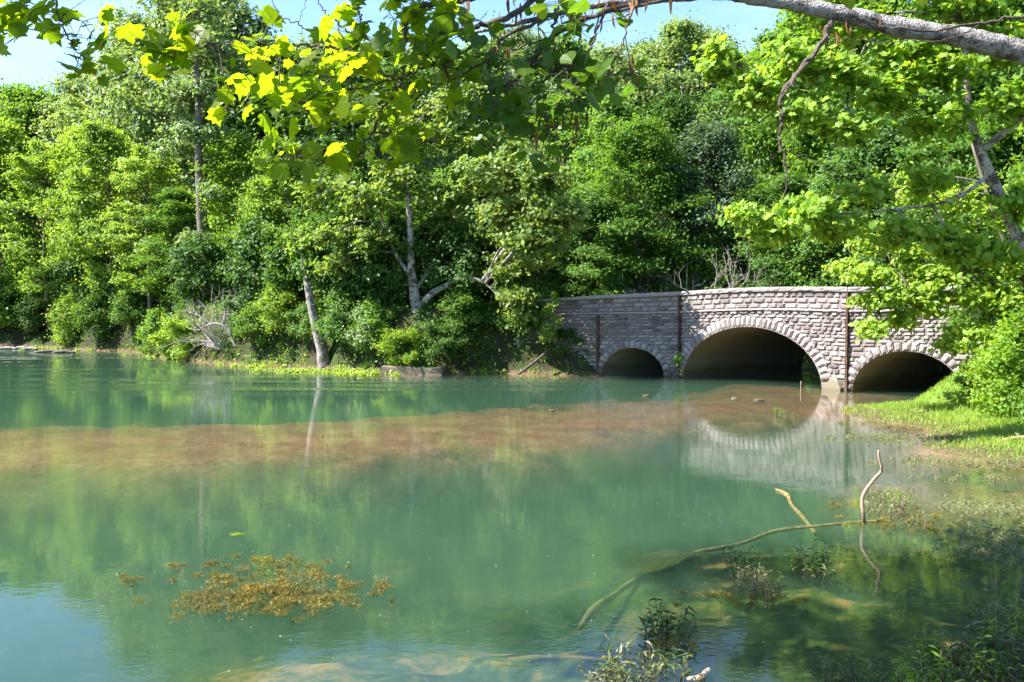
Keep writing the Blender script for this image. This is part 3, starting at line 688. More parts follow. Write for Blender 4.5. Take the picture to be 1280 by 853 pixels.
# dark tall trunk standing in the left woods
t0 = at(262, 440, 66); t0[2] = gz(t0[0], 66)-.1
lobed('poplar_tree', 'tall poplar on the left shore whose long bare trunk shows between lower crowns', 'tree',
      [([t0, at(256, 345, 64.5), at(252, 280, 64), at(249, 210, 64), at(247, 120, 64.5), at(244, 40, 65)], [.42, .34, .30, .26, .2, .08]), ([at(252, 290, 64), at(262, 240, 64), at(268, 190, 64)], [.14, .1, .05])],
      [L(225, 130, 65, 2., 1.4, 26), L(268, 110, 65, 1.9, 1.3, 24), L(245, 60, 65, 2.2, 1.5, 30), L(205, 80, 66, 1.8, 1.2, 20), L(290, 70, 66, 1.8, 1.2, 20), L(250, 10, 66, 2., 1.5, 24), L(215, 190, 66, 1.5, 1, 14), L(285, 170, 66, 1.4, 1, 12), L(240, 165, 63.6, 1.2, .7, 12), L(262, 240, 63.4, 1.1, .6, 10), L(243, 300, 63.6, .9, .5, 8)],
      L_sil, B_dark, 'rhomb', .26, 9, nper=34, crad=.75)

# right bank: leaning sycamore, leaves large and sunlit
Yr = 25.
b0 = at(1320, 430, Yr+1); b0[2] = gz(b0[0], b0[1])-.2
lobed('sycamore_tree', 'mottled white and brown sycamore trunk leaning left on the right bank', 'tree',
      [([b0, at(1292, 350, Yr+.6), at(1270, 292, Yr+.3), at(1240, 222, Yr), at(1222, 180, Yr), at(1210, 125, Yr), at(1206, 60, Yr), at(1190, -30, Yr)], [.20, .16, .15, .13, .11, .09, .07, .03]),
       ([at(1226, 190, Yr), at(1262, 160, Yr-.5), at(1310, 120, Yr-1)], [.10, .08, .05]), ([at(1213, 140, Yr), at(1150, 120, Yr-.5), at(1060, 105, Yr-1), at(980, 110, Yr-1.2), at(920, 130, Yr-1.4)], [.06, .045, .03, .02, .01]),
       ([at(1238, 218, Yr), at(1190, 250, Yr-.3), at(1120, 262, Yr-.6), at(1030, 270, Yr-1), at(950, 285, Yr-1.2)], [.055, .04, .03, .018, .01])],
      [L(905, 75, Yr-1, .7, .5, 14), L(940, 115, Yr-1.2, .8, .45, 20), L(985, 75, Yr-1, .9, .5, 22), L(1000, 145, Yr-1.3, .8, .4, 20), L(1045, 95, Yr-1, .9, .5, 22), L(1060, 165, Yr-1.2, .8, .4, 18), L(1110, 120, Yr-.8, .9, .5, 22),
       L(1130, 60, Yr-.6, 1., .6, 24), L(1170, 150, Yr-1, .9, .5, 22), L(1180, 90, Yr-1., 1., .5, 22), L(1250, 60, Yr, 1, .6, 24), L(1265, 130, Yr-.8, .8, .5, 20), L(1060, 30, Yr, 1, .5, 20), L(1200, 10, Yr, 1.1, .6, 22),
       L(930, 270, Yr-1.2, .5, .22, 12), L(965, 290, Yr-1.2, .7, .25, 18), L(1005, 260, Yr-1.1, .7, .3, 18), L(1050, 285, Yr-.9, .8, .3, 18), L(1080, 240, Yr-.4, .7, .35, 12), L(1130, 290, Yr-.4, .8, .4, 16), L(1150, 225, Yr-.2, .7, .4, 12),
       L(1190, 305, Yr-.5, .8, .4, 16), L(1240, 320, Yr-.6, .8, .4, 18), L(1280, 250, Yr, .9, .6, 16), L(1140, -40, Yr, 1.2, .6, 20), L(1270, -30, Yr, 1.2, .6, 20), L(1000, -20, Yr, 1.1, .5, 18)],
      L_lime, B_syc, 'maple', .175, 12, nper=22, crad=.36, flat=.6)
# second right-bank tree, its boughs drooping over the bridge
Yq = 31.
c0 = at(1330, 470, Yq+1); c0[2] = gz(c0[0], c0[1])-.2
lobed('box_elder', 'bushy box elder on the right bank drooping bright boughs over the bridge end', 'tree',
      [([c0, at(1300, 400, Yq+.5), at(1270, 330, Yq), at(1240, 260, Yq), at(1215, 180, Yq+.5)], [.2, .16, .12, .08, .04]), ([at(1290, 380, Yq), at(1230, 350, Yq-.3), at(1160, 355, Yq-.6), at(1100, 365, Yq-.8)], [.09, .07, .04, .02]),
       ([at(1300, 410, Yq), at(1250, 410, Yq-.5), at(1200, 425, Yq-.7)], [.07, .05, .02])],
      [L(1080, 345, Yq-1, .8, .3, 16), L(1100, 375, Yq-1, .8, .3, 18), L(1090, 412, Yq-1.2, .5, .25, 12), L(1135, 370, Yq-.8, .8, .35, 18), L(1125, 402, Yq-.9, .5, .22, 10), L(1165, 350, Yq-.6, .8, .5, 22), L(1160, 385, Yq-.7, .5, .25, 10), L(1195, 375, Yq-.6, .7, .3, 16),
       L(1220, 340, Yq, 1., .6, 24), L(1190, 310, Yq, 1., .6, 22), L(1250, 375, Yq-.5, .9, .5, 22), L(1215, 415, Yq-.9, .7, .3, 18), L(1190, 432, Yq-1, .4, .2, 10), L(1265, 415, Yq-.8, .9, .4, 22), L(1270, 330, Yq, 1., .8, 22), L(1130, 320, Yq, .9, .5, 16),
       L(1240, 270, Yq, 1.2, .8, 24), L(1180, 250, Yq+.5, 1.2, .8, 20), L(1090, 300, Yq+.5, 1, .5, 14), L(1120, 240, Yq+1, 1.2, .8, 18), L(1060, 335, Yq, .7, .35, 10), L(1280, 450, Yq-1.2, .7, .4, 16)],
      L_lime, B_dark, 'hex', .17, 13, nper=24, crad=.36, flat=.55)
for i, (px, py, Yd, h, mt, lb) in enumerate([(1215, 488, 30.5, 1.1, 'y', 'low scrubby shrub at the right arch where lawn meets bank'), (1250, 478, 29, 1.9, 'l', 'bright leafy bush above the lawn on the right bank'),
        (1290, 470, 27, 2.6, 'l', 'tall leafy bush at the right edge above the lawn'), (1235, 455, 33, 2.2, 'm', 'tangled bush pressed against the right end of the bridge'), (1330, 520, 22, 2.2, 'm', 'bush beyond the right edge of the lawn')]):
    p = at(px, py, Yd); proto, H0 = SH['bush']; g = gz(p[0], Yd)
    put(proto, 'shrub', (p[0], Yd, g-.05), i*1.3, h/H0, lb, 'shrub', None, crown_mat=MATS[mt])
# mid-distance backing trees on the right bank
for i, (px, Yd, ty, kd, mt) in enumerate([(1330, 40, 60, 'broad', 'm'), (1420, 34, -60, 'tall', 'd'), (1180, 44, 150, 'loose', 'm'), (1480, 26, -200, 'broad', 'm')]):
    p = at(px, 400, Yd); g = gz(p[0], Yd); proto, H0 = PR[kd]; s = (CAMZ+(380-ty)/1200*Yd-g)/H0
    put(proto, NAME[kd], (p[0], Yd, g-.1), i, s*.9, f'{MLOOK[mt]} {KLOOK[kd]} behind the leaning sycamore, {ORD[i]} from left', 'tree', 'trees behind the right bank', sz=s, crown_mat=MATS[mt])

# leafless grey shrubs behind the parapet
def bare(name, label, base, Hh, spread, seed, lean=(0, 0), mat=B_dead, depth=4, r0=.05, n0=5):
    rng = np.random.RandomState(seed); e = empty(name, base, label, 'shrub'); mb = MB()
    def br(p, d, L, r, k):
        d2 = norm(d+rng.normal(size=3)*.18); q = p+d*L*.5; x = q+d2*L*.5
        tube(mb, [p, q, x], [r, r*.8, r*.6], 4)
        if k:
            for j in range(rng.randint(2, 4)):
                br(x if j else q, norm(d2+rng.normal(size=3)*.55+np.array([0, 0, .12])), L*rng.uniform(.55, .8), r*.6, k-1)
    for i in range(n0):
        a = rng.uniform(0, 6.28); br(np.array([rng.normal()*.05, rng.normal()*.05, 0]), norm([math.cos(a)*spread+lean[0], math.sin(a)*spread*.5+lean[1], 1]), Hh*.38, r0, depth)
    mb.build('branch', mat, e); return e
p = at(870, 363, 57.5); bare('bare_shrub', 'leafless grey shrub fanning out behind the parapet', (p[0], 57.5, gz(p[0], 57.5)-.1), 8.2, .7, 31, r0=.06, mat=B_grey)
p = at(893, 363, 57); bare('bare_shrub', 'leafless grey shrub leaning right, second behind the parapet', (p[0], 57, gz(p[0], 57)-.1), 7.2, .5, 32, lean=(.6, 0), n0=4, r0=.05, mat=B_grey)

# fallen branches and drift along the far shore
def drift(name, label, cat, pts, rad, mat=B_drift, group=None, seed=0, side=(), seg=7):
    pts = [np.array(p, float) for p in pts]; e_ = pts[0]; mb = MB(); rng = np.random.RandomState(seed)
    S = spline(pts, 5); tube(mb, S-e_, np.interp(np.linspace(0, 1, len(S)), np.linspace(0, 1, len(rad)), rad), seg, rough=.08, rng=rng)
    for sp_, rd in side:
        S = spline([np.array(p, float) for p in sp_], 4); tube(mb, S-e_, np.interp(np.linspace(0, 1, len(S)), np.linspace(0, 1, len(rd)), rd), 6, rough=.08, rng=rng)
    return tag(mb.build(name, mat, loc=e_, smooth=True), label, cat, group)
e = bare('fallen_treetop', 'tangle of bleached fallen branches arching over the far waterline', tuple(at(292, 443, 56.8)*[1, 1, 0]+[0, 0, .3]), 4.6, 1.0, 41, lean=(-1.2, -.2), n0=7, r0=.07, mat=B_grey); e['category'] = 'fallen branches'
S_ = 56.2
drift('fallen_limb', 'pale arched limb curving over the tangle of fallen branches', 'branch', [at(298, 440, S_), at(288, 418, S_), at(276, 406, S_), at(262, 406, S_), at(250, 412, S_)], [.12, .1, .08, .06, .03], B_grey, seed=2)
drift('driftwood', 'dark fallen log lying at the foot of the fallen branches', 'log', [at(270, 443, 57.6), at(290, 439, 58), at(305, 435, 58.3)], [.12, .14, .08], B_dark, seed=3)
drift('driftwood', 'thin pale stick leaning out of the left shore shadows', 'log', [at(142, 436, 74), at(158, 428, 74), at(168, 420, 74)], [.12, .1, .06], B_dead, seed=4)
drift('driftwood', 'bleached log slanting from the water to the foot of the wing wall', 'log', [at(648, 468, 46.6), at(668, 453, 47), at(688, 436, 47.4)], [.07, .08, .05], B_twig, seed=5)  # pale log given dark twig bark, its colour standing in for the bank's shade
for i, (px, py, ln, lb) in enumerate([(8, 437, 1.6, 'short floating log at the left edge of the far water'), (25, 436.5, 1.3, 'second short floating log near the left edge of the far water'), (38, 437.5, 1.2, 'third short dark log drifting near the left edge'),
        (62, 441, 2.2, 'dark knobbly drift log beyond the three short logs'), (80, 441.5, 1.6, 'rightmost dark drift log of the left shore'), (195, 441, 1.0, 'small dark log end by the gravelly left shore')]):
    c = wat(px, py); drift('driftwood', lb, 'log', [c-[ln/2, 0, -.02], c+[0, .1, .12], c+[ln/2, -.05, .04]], [.08, .11, .06], B_dark if i > 2 else B_dead, 'logs drifting off the left shore', 60+i)

# concrete landing slab, ledge, boulders
def block(name, label, cat, c, sx, sy, sz, rz, mat, seed, rough=.04, nseg=6, kind=None):
    bm = MB(); rng = np.random.RandomState(seed); n = nseg
    u = np.linspace(-1, 1, n+1); 
    for ax in range(3):
        for sg in (-1, 1):
            A, B = np.meshgrid(u, u, indexing='ij'); P = np.zeros(A.shape+(3,)); P[..., ax] = sg; P[..., (ax+1) % 3] = A; P[..., (ax+2) % 3] = B*sg
            P = P*[sx/2, sy/2, sz/2]
            P = P+np.stack([hnoise(P[..., 0]*1.+P[..., 2], P[..., 1]+P[..., 2]*.7, seed+k, 3, 1.6) for k in range(3)], -1)*rough
            i = (np.arange(n)[:, None]*(n+1)+np.arange(n)[None]).ravel(); bm.add(P.reshape(-1, 3), np.stack([i, i+n+1, i+n+2, i+1], 1), c=.5)
    o = bm.build(name, mat, attr=True, loc=c); o.rotation_euler = (0, 0, rz); return tag(o, label, cat)
c = wat(519, 469); block('concrete_slab', 'flat weathered concrete landing slab at the far water edge', 'slab', (c[0], c[1]+1.0, .12), 3.1, 1.7, .50, -.22, S_pale, 1, .09)
c = at(607, 396, 52); block('stone_ledge', 'thin grey stone ledge on the bank left of the bridge', 'ledge', (c[0], 52, c[2]), 2.0, .8, .13, .1, S_conc, 2, .03)
c = at(620, 391, 51.8); block('stone_block', 'small pale squared block sitting on the thin grey ledge', 'block', (c[0], 51.8, c[2]+.05), .62, .5, .30, .1, S_pale, 3, .03)
block('stone_pedestal', 'grey stone support under the thin ledge left of the bridge', 'ledge', (at(613, 410, 52)[0], 52.2, 1.7), 1.6, .6, 2.2, .1, S_rock, 4, .1)
def boulder(label, c, s, seed, mat=S_rock, name='boulder', cat='boulder', group=None):
    rng = np.random.RandomState(seed); n, m = 14, 9; bm = MB()
    th, ph = np.meshgrid(np.linspace(0, 2*math.pi, n+1)[:-1], np.linspace(0, math.pi, m), indexing='ij')
    D_ = np.stack([np.sin(ph)*np.cos(th), np.sin(ph)*np.sin(th), np.cos(ph)], -1)
    r_ = 1+.22*hnoise(D_[..., 0]*2+D_[..., 2]*1.3, D_[..., 1]*2, seed, 3, 1.2)
    D_ = np.sign(D_)*np.abs(D_)**.8
    V = (D_*r_[..., None]*s).reshape(-1, 3); i = np.arange(n)[:, None]*m; i2 = ((np.arange(n)+1) % n)[:, None]*m; j = np.arange(m-1)[None]
    bm.add(V, np.stack([i+j, i+j+1, i2+j+1, i2+j], -1).reshape(-1, 4), c=.5)
    return tag(bm.build(name, mat, attr=True, loc=c), label, cat, group)
c = at(612, 440, 49.5); boulder('grey boulder in the shade between the landing slab and the bridge', (c[0], 49.5, .75), (.75, .6, .85), 3)
c = at(626, 428, 50.3); boulder('tall grey rock leaning behind the shaded boulder left of the bridge', (c[0], 50.3, 1.2), (.8, .5, 1.4), 4)
c = wat(578, 466); boulder('flat tan rock on the bank between slab and boulder', (c[0], c[1]+.4, .1), (.9, .4, .14), 5, S_pale)
for i, (px, py, s, lb) in enumerate([(808, 495, .15, 'small brown stone breaking the shallow water in front of the small arch'), (948, 501, .19, 'dark wet stone breaking the water before the main arch'), (918, 498.5, .13, 'little pale stone in the shallows before the main arch'), (690, 514, .13, 'flat dark stone out in the brown shallows, leftmost of the shallow stones')]):
    c = wat(px, py); boulder(lb, (c[0], c[1], .0), (s*.9, s*.6, s*.36), 20+i, S_rust if i != 2 else S_pale, 'stone', 'stone', 'stones in the shallows')
c = wat(1001, 489); drift('stake', 'thin upright stake with a pale tip standing in the mouth of the main arch', 'stake', [(c[0], c[1], -.3), (c[0], c[1], .25), (c[0]+.02, c[1], .38)], [.02, .02, .05], B_drift, seed=9)

# ---------------------------------------------------------------- lawn and marsh weeds
rng = np.random.RandomState(77)
def scatter(n, x0, x1, y0, y1, cond):
    x = rng.uniform(x0, x1, n); y = rng.uniform(y0, y1, n)
    H, d = height(x[None], y[None]); H = H[0]; d = d[0]; k = cond(x, y, d, H)
    return x[k], y[k], H[k], d[k]
gmb = MB()
x, y, H, d = scatter(95000, 10, 24, 16, 36, lambda x, y, d, H: (d > -.1+.25*hnoise(x, y, 9, 3, 1.2)) & (rng.uniform(0, 1, len(x)) < .35+.65*ss(.3, 1.2, d)))
m = len(x); up = norm(np.stack([rng.normal(size=m)*.45, rng.normal(size=m)*.45, np.ones(m)], 1)); hh = rng.uniform(.07, .20, m)*(.6+.5*ss(.2, 2, d))*(1+.5*hnoise(x, y, 4, 3, .8))
P = np.stack([x, y, H], 1)+up*hh[:, None]*.5
side = norm(np.cross(up, rng.normal(size=(m, 3))))
w_ = .012
V = np.stack([P-up*hh[:, None]*.5-side*w_, P-up*hh[:, None]*.5+side*w_, P+up*hh[:, None]*.5+side*.003, P+up*hh[:, None]*.5-side*.003], 1).reshape(-1, 3)
gmb.add(V, np.arange(m*4).reshape(m, 4))
x, y, H, d = scatter(60000, -30, 4, 45, 72, lambda x, y, d, H: (d > .0) & (d < 3.5) & (hnoise(x, y, 13, 3, .5) > -.25))
m = len(x); up = norm(np.stack([rng.normal(size=m)*.6, rng.normal(size=m)*.6, np.ones(m)], 1)); hh = rng.uniform(.12, .35, m); P = np.stack([x, y, H], 1); side = norm(np.cross(up, rng.normal(size=(m, 3))))
V = np.stack([P-side*.025, P+side*.025, P+up*hh[:, None]+side*.01, P+up*hh[:, None]-side*.01], 1).reshape(-1, 3); gmb.add(V, np.arange(m*4).reshape(m, 4))
tag(gmb.build('grass', L_grass), 'short bright grass on the banks', kind='stuff')
# low pale weeds on the mud flats, right bank and the strip before the dead trunk
def weeds(name, spots, per, size, mat, label, crad=.16, flat=.5, z=.03, shape='hex'):
    mb = MB(); C = []
    for (px, py, rx, ry, n) in spots:
        c = wat(px, py)
        for _ in range(n):
            a, b = rng.normal(size=2)*.5; q = c+np.array([a*rx, b*ry, 0]); g = float(height(np.array([[q[0]]]), np.array([[q[1]]]))[0][0, 0]); C.append([q[0], q[1], max(g, 0)+z])
    clump_leaves(mb, np.array(C), crad*rng.uniform(.6, 1.2, len(C)), per, size, shape, rng, flat=flat)
    return tag(mb.build(name, mat), label, kind='stuff')
weeds('weeds', [(1110, 548, 1.8, .5, 34), (1180, 556, 1.8, .5, 36), (1070, 530, 1., .5, 14), (1215, 580, 2.0, .35, 40), (1262, 583, 1.4, .3, 30), (1150, 575, 1, .3, 14), (1255, 555, 1.8, .7, 34), (1225, 600, 1.6, .2, 16), (1280, 560, 1., .8, 20), (1150, 520, 2, 1.2, 14), (1230, 520, 2, 1.5, 18), (1250, 535, 2, 1., 12), (1110, 512, 1.5, .8, 10),
      (1245, 640, .9, .35, 34), (1265, 670, .7, .5, 40), (1240, 690, .6, .25, 26), (1280, 700, .6, .4, 26), (1210, 632, .5, .2, 12), (1060, 545, .5, .3, 8)],
      60, .055, L_weed, 'pale low marsh weeds on the muddy right flats', .17, flat=.7, shape='lance')
weeds('weeds', [(340, 458, 3, .8, 30), (380, 464, 2.5, .8, 34), (430, 466, 2.5, .9, 40), (465, 468, 1.6, .7, 26), (600, 467, 1.6, .4, 18), (300, 455, 2, .6, 14), (230, 446, 3, 1, 18), (60, 436, 5, 1, 24), (130, 438, 5, 1, 18)],
      36, .13, L_grass, 'low green weeds along the far waterline', .28)
# scattered specks drifting on the water
x = np.concatenate([rng.uniform(-4, 6, 200), rng.uniform(-12, 12, 200)]); y = np.concatenate([rng.uniform(9, 20, 200), rng.uniform(14, 34, 200)]); k = sdf(x, y) < -.2; x, y = x[k], y[k]
pm = MB(); leaves(pm, np.stack([x, y, 0*x+.006], 1), np.tile([0, 0, 1.], (len(x), 1))+rng.normal(size=(len(x), 3))*.05, .014, 'hex', rng)
tag(pm.build('petals', M_petal), 'tiny pale specks drifting on the pond', kind='stuff')

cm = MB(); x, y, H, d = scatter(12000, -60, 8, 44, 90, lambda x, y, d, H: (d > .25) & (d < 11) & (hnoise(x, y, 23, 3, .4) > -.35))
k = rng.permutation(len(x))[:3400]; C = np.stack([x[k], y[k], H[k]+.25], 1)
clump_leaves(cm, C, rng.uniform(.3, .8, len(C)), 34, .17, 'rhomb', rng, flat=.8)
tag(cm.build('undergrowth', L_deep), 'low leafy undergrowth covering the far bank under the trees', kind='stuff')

# ---------------------------------------------------------------- emergent plants
def reed_proto(seed, h, r, ns, lper, lsize, mat, droop=.4):
    g = np.random.RandomState(seed); s, l = MB(), MB(); P, D_, U = [], [], []
    for i in range(ns):
        a = g.uniform(0, 6.28); q = math.sqrt(g.uniform(0, 1))*r; b = np.array([math.cos(a)*q, math.sin(a)*q, -.15]); hh = h*g.uniform(.45, 1.1)+.15
        ln = norm([math.cos(a)*.2+g.normal()*.16, math.sin(a)*.2+g.normal()*.16, 1]); pts = [b, b+ln*hh*.55, b+ln*hh+np.array([g.normal()*.03, g.normal()*.03, 0])]
        tube(s, pts, [.007, .006, .003], 4)
        for j in range(lper):
            f = .35+.65*(j+g.uniform(0, .8))/lper; az = g.uniform(0, 6.28); dr = norm([math.cos(az), math.sin(az), g.uniform(.1, .9)]); P.append(b+ln*hh*f+dr*lsize*.45); D_.append(dr); U.append(np.cross(dr, [math.sin(az), -math.cos(az), 0]))
    leaves(l, np.array(P), -np.array(U)+g.normal(size=(len(P), 3))*.2, lsize, 'lance', g, adir=np.array(D_)*3, curl=.6)
    return s.mesh('stem', B_twig), l.mesh('foliage', mat)
RD = [reed_proto(51, .42, .28, 16, 8, .13, L_reed), reed_proto(52, .36, .22, 12, 9, .12, L_weed), reed_proto(53, .5, .16, 5, 8, .15, L_reed), reed_proto(54, .34, .4, 26, 9, .10, L_weed), reed_proto(55, .45, .35, 24, 7, .13, L_grass)]
PL = [(830, 800, 0, .8, 'dark tussock of leafy stems rising alone from the green shallows'), (836, 795, 2, .8, 'taller sprig growing out of the lone dark tussock'), (935, 728, 3, .62, 'sunlit clump of pale leafy stems in the middle shallows'),
      (958, 745, 1, .8, 'second pale clump just right of the sunlit one'), (925, 715, 0, .7, 'green leafy clump at the back of the sunlit one'), (1020, 715, 0, .8, 'dark leafy clump standing in tree shade'), (1003, 712, 4, .6, 'dim green clump left of the shaded leafy clump'),
      (1105, 640, 3, .85, 'pale bushy clump behind the upright bare stick'), (1122, 632, 4, .7, 'greenish clump right of the bare stick'), (1095, 628, 1, .8, 'small pale clump touching the bare stick'), (1150, 655, 1, .6, 'small sprig right of the bare stick'),
      (776, 862, 2, .9, 'tall leafy sprig cut by the bottom edge left of centre sticks'), (790, 853, 1, .9, 'bushy pale sprig at the bottom edge'), (806, 858, 2, .7, 'slim sprig at the bottom edge'), (842, 858, 2, .75, 'single thin stem at the bottom edge near the broken stub'),
      (757, 862, 1, .7, 'short pale sprig at the bottom edge, leftmost of the bottom plants'), (985, 524, 3, .8, 'low green weed clump in the brown shallows before the main arch'), (972, 520, 4, .6, 'small weed patch beside the low green clump before the arch'),
      (1035, 862, 2, .8, 'upright bright sprig at the bottom edge beside the curved stick'), (1052, 860, 1, .8, 'bent pale sprig at the bottom edge right of the curved stick'), (1092, 866, 2, .7, 'crooked pale sprig at the bottom edge')]
for i, (px, py, k, s, lb) in enumerate(PL):
    c = wat(px, py); put(RD[k], 'water_plant', (c[0], c[1], 0), i*1.1, s, lb, 'water plant', 'plants rising from the shallows', parts=('stem', 'foliage'))
k0 = random.Random(3); n = 0
for py in range(745, 885, 17):
    for px in range(1090, 1330, 34):
        if px < 1300-(py-735)*1.55 and px < 1130+k0.random()*60: continue
        if px < 1300-(py-740)*1.25 or k0.random() < .42: continue
        c = wat(px+k0.uniform(-12, 12), py+k0.uniform(-8, 8)); n += 1
        put(RD[k0.choice([0, 0, 2, 1, 4])], 'water_plant', (c[0], c[1], 0), k0.uniform(0, 6), k0.uniform(.65, .95), 'leafy marsh plant in the dense stand filling the lower right corner', 'water plant', 'marsh plants filling the lower right corner', parts=('stem', 'foliage'))

# floating water-weed bed
def weedbed(name, label, spots, loc_px, seed, n=1, mat=L_algae, sz=.045, crad=.10):
    g = np.random.RandomState(seed); b = wat(*loc_px); mb = MB(); C = []; rads = []
    for (px, py, rx, ry, k, zt) in spots:
        c = wat(px, py)
        for _ in range(k):
            C.append(c+[g.normal()*rx*.8, g.normal()*ry*.8, zt-abs(g.normal())*.07]); rads.append(crad*g.uniform(.4, 1.2))
    clump_leaves(mb, np.array(C)-b, np.array(rads), 110, sz, 'lance', g, flat=.45, up=.5)
    return tag(mb.build(name, mat, loc=b), label, 'water weed')
weedbed('water_weed', 'large golden-brown bed of water weed breaking the surface', [(300, 715, .35, .25, 26, -.01), (345, 735, .5, .22, 34, 0.0), (380, 722, .35, .25, 24, .0), (330, 735, .7, .35, 70, -.12), (335, 752, .5, .2, 26, -.02), (290, 738, .35, .2, 16, -.03), (395, 745, .3, .2, 18, -.02),
        (330, 692, .3, .12, 12, -.06), (350, 695, .2, .1, 8, -.03), (245, 740, .25, .2, 12, -.08), (430, 735, .2, .2, 8, -.08)], (330, 725), 3)
weedbed('water_weed', 'dim sunken patch of weed behind the golden bed', [(390, 695, .4, .15, 18, -.1), (270, 694, .2, .1, 6, -.07), (218, 700, .1, .1, 4, -.05)], (390, 695), 4)
weedbed('water_weed', 'little isolated tuft of golden weed left of the big bed', [(160, 716, .14, .07, 6, 0)], (160, 716), 5)
weedbed('water_weed', 'little tuft of golden weed right of the big bed', [(476, 733, .12, .07, 5, 0), (440, 725, .12, .07, 4, -.04)], (476, 733), 6)
weedbed('water_weed', 'brown matted root mound under the lone dark tussock', [(828, 803, .22, .15, 16, 0), (810, 808, .1, .1, 4, -.02)], (828, 800), 7)
weedbed('water_weed', 'brown weed around the stems of the sunlit clumps', [(940, 745, .35, .15, 16, -.02), (900, 735, .3, .1, 6, -.06)], (940, 745), 8)
weedbed('water_weed', 'olive floating weed around the bare upright stick', [(1110, 650, .5, .25, 24, 0), (1150, 640, .6, .3, 20, -.01), (1060, 625, .3, .2, 10, -.03), (1190, 665, .5, .3, 16, -.02), (1160, 690, .6, .4, 12, -.06)], (1110, 650), 9)
for i, (px, py, s) in enumerate([(303, 712, .42), (335, 735, .4), (368, 728, .5), (376, 722, .45), (398, 735, .38), (285, 742, .34), (478, 725, .45)]):
    c = wat(px, py); put(RD[1 if i % 2 else 3], 'water_plant', (c[0], c[1], -.02), i*2., s*.6, 'small pale sprig poking out of the golden weed', 'water plant', 'sprigs poking out of the golden weed', parts=('stem', 'foliage'))
lf = MB(); leaves(lf, np.zeros((3, 3))+[[0, 0, 0], [.05, .02, .004], [-.05, -.01, .003]], np.array([[0, 0, 1.]]*3), .13, 'hex', rng); c = wat(298, 667)
tag(lf.build('floating_leaf', L_near, loc=(c[0], c[1], .006)), 'dark green leaf floating alone on open water beyond the golden weed', 'leaf')

# ---------------------------------------------------------------- logs and sticks in the near water
W = wat
drift('sunken_log', 'long algae-covered log lying sunken from mid pond to the bare stick', 'log', [W(725, 785, -.60), W(742, 762, -.52), W(770, 742, -.48), W(800, 722, -.44), W(838, 712, -.42), W(870, 692, -.34), W(925, 680, -.27), W(970, 664, -.18), W(1030, 657, -.10), W(1085, 652, -.05), W(1115, 652, -.04)], [.03, .06, .036, .052, .034, .038, .028, .034, .022, .024, .016], B_slime, seed=21)
drift('sunken_branch', 'knobbly sunken branch crossing the long log', 'branch', [W(970, 612, .02), W(984, 619, .0), W(990, 632, -.06), W(1002, 645, -.12), W(1020, 668, -.25)], [.02, .045, .035, .04, .035], B_slime, seed=22)
Yb = W(1080, 652)[1]
drift('bare_stick', 'upright crooked reddish bare stick standing in the shallows', 'stick', [W(1080, 654, -.2), at(1080, 648, Yb), at(1078, 622, Yb), at(1092, 600, Yb), at(1102, 588, Yb), at(1099, 573, Yb), at(1098, 563, Yb)], [.03, .032, .03, .028, .026, .022, .018], B_drift, seed=23)
Yb = 9.7
drift('dead_branch', 'forked pale dead branch arching over the lower right marsh plants', 'branch', [at(1176, 850, Yb-.3), at(1182, 826, Yb-.2), at(1204, 803, Yb), at(1232, 796, Yb), at(1246, 790, Yb+.1), at(1262, 788, Yb+.1)], [.022, .02, .018, .015, .01, .005], B_drift, seed=24,
      side=[([at(1222, 798, Yb), at(1250, 800, Yb-.1), at(1282, 806, Yb-.2)], [.014, .012, .006]), ([at(1204, 803, Yb), at(1207, 788, Yb), at(1216, 780, Yb), at(1232, 776, Yb)], [.014, .012, .01, .005])])
drift('dead_branch', 'second forked dead stick at the bottom edge under the arching one', 'branch', [at(1160, 862, 9.9), at(1180, 848, 9.9), at(1196, 842, 9.9)], [.014, .012, .006], B_drift, seed=25)
Yb = 9.8
drift('curved_stick', 'thin brown stick bowed over the water at the bottom edge', 'stick', [at(968, 842, Yb), at(985, 835, Yb), at(1005, 835, Yb), at(1020, 846, Yb)], [.01, .012, .012, .008], B_twig, seed=26)
drift('broken_stub', 'broken orange-brown stub poking up at the bottom edge', 'stick', [W(860, 849, -.08), W(877, 847, .02), at(882, 841, 9.25), at(887, 837, 9.25)], [.02, .035, .03, .025], B_drift, seed=27)
drift('driftwood', 'pale crooked branch lying on the lawn at the right edge', 'log', [at(1212, 557, 23.5), at(1232, 557, 23.4), at(1252, 552, 23.4), at(1268, 548, 23.3), at(1300, 546, 23.2)], [.03, .05, .05, .05, .055], B_drift, seed=28)
drift('driftwood', 'thin stick crossing the weeds left of the pale lawn branch', 'log', [at(1218, 553, 24.2), at(1235, 547, 24.3), at(1246, 543, 24.4)], [.02, .025, .012], B_drift, seed=29)

# ivy hanging on the wall
iv = MB(); C = [at(690+k0.uniform(-4, 4)+6*math.sin(j*.5), 368+j*2.2, 47.0-.0*j) for j in range(26)]+[at(683+k0.uniform(-6, 6), 415+k0.uniform(-8, 12), 46.9) for j in range(12)]
b = C[0].copy(); clump_leaves(iv, np.array(C)-b, np.full(len(C), .22), 34, .12, 'hex', rng, flat=1, up=.5); tag(iv.build('ivy', L_yel, loc=b), 'narrow hanging strand of bright ivy on the shaded wing wall', 'ivy')
iv = MB(); C = [at(848+k0.uniform(-5, 5), 452+k0.uniform(-8, 14), 44.9) for j in range(12)]
b = C[0].copy(); clump_leaves(iv, np.array(C)-b, np.full(len(C), .16), 30, .10, 'hex', rng, flat=1, up=.5); tag(iv.build('ivy', L_mid, loc=b), 'small leafy creeper at the foot of the rusty strip between two arches', 'ivy')

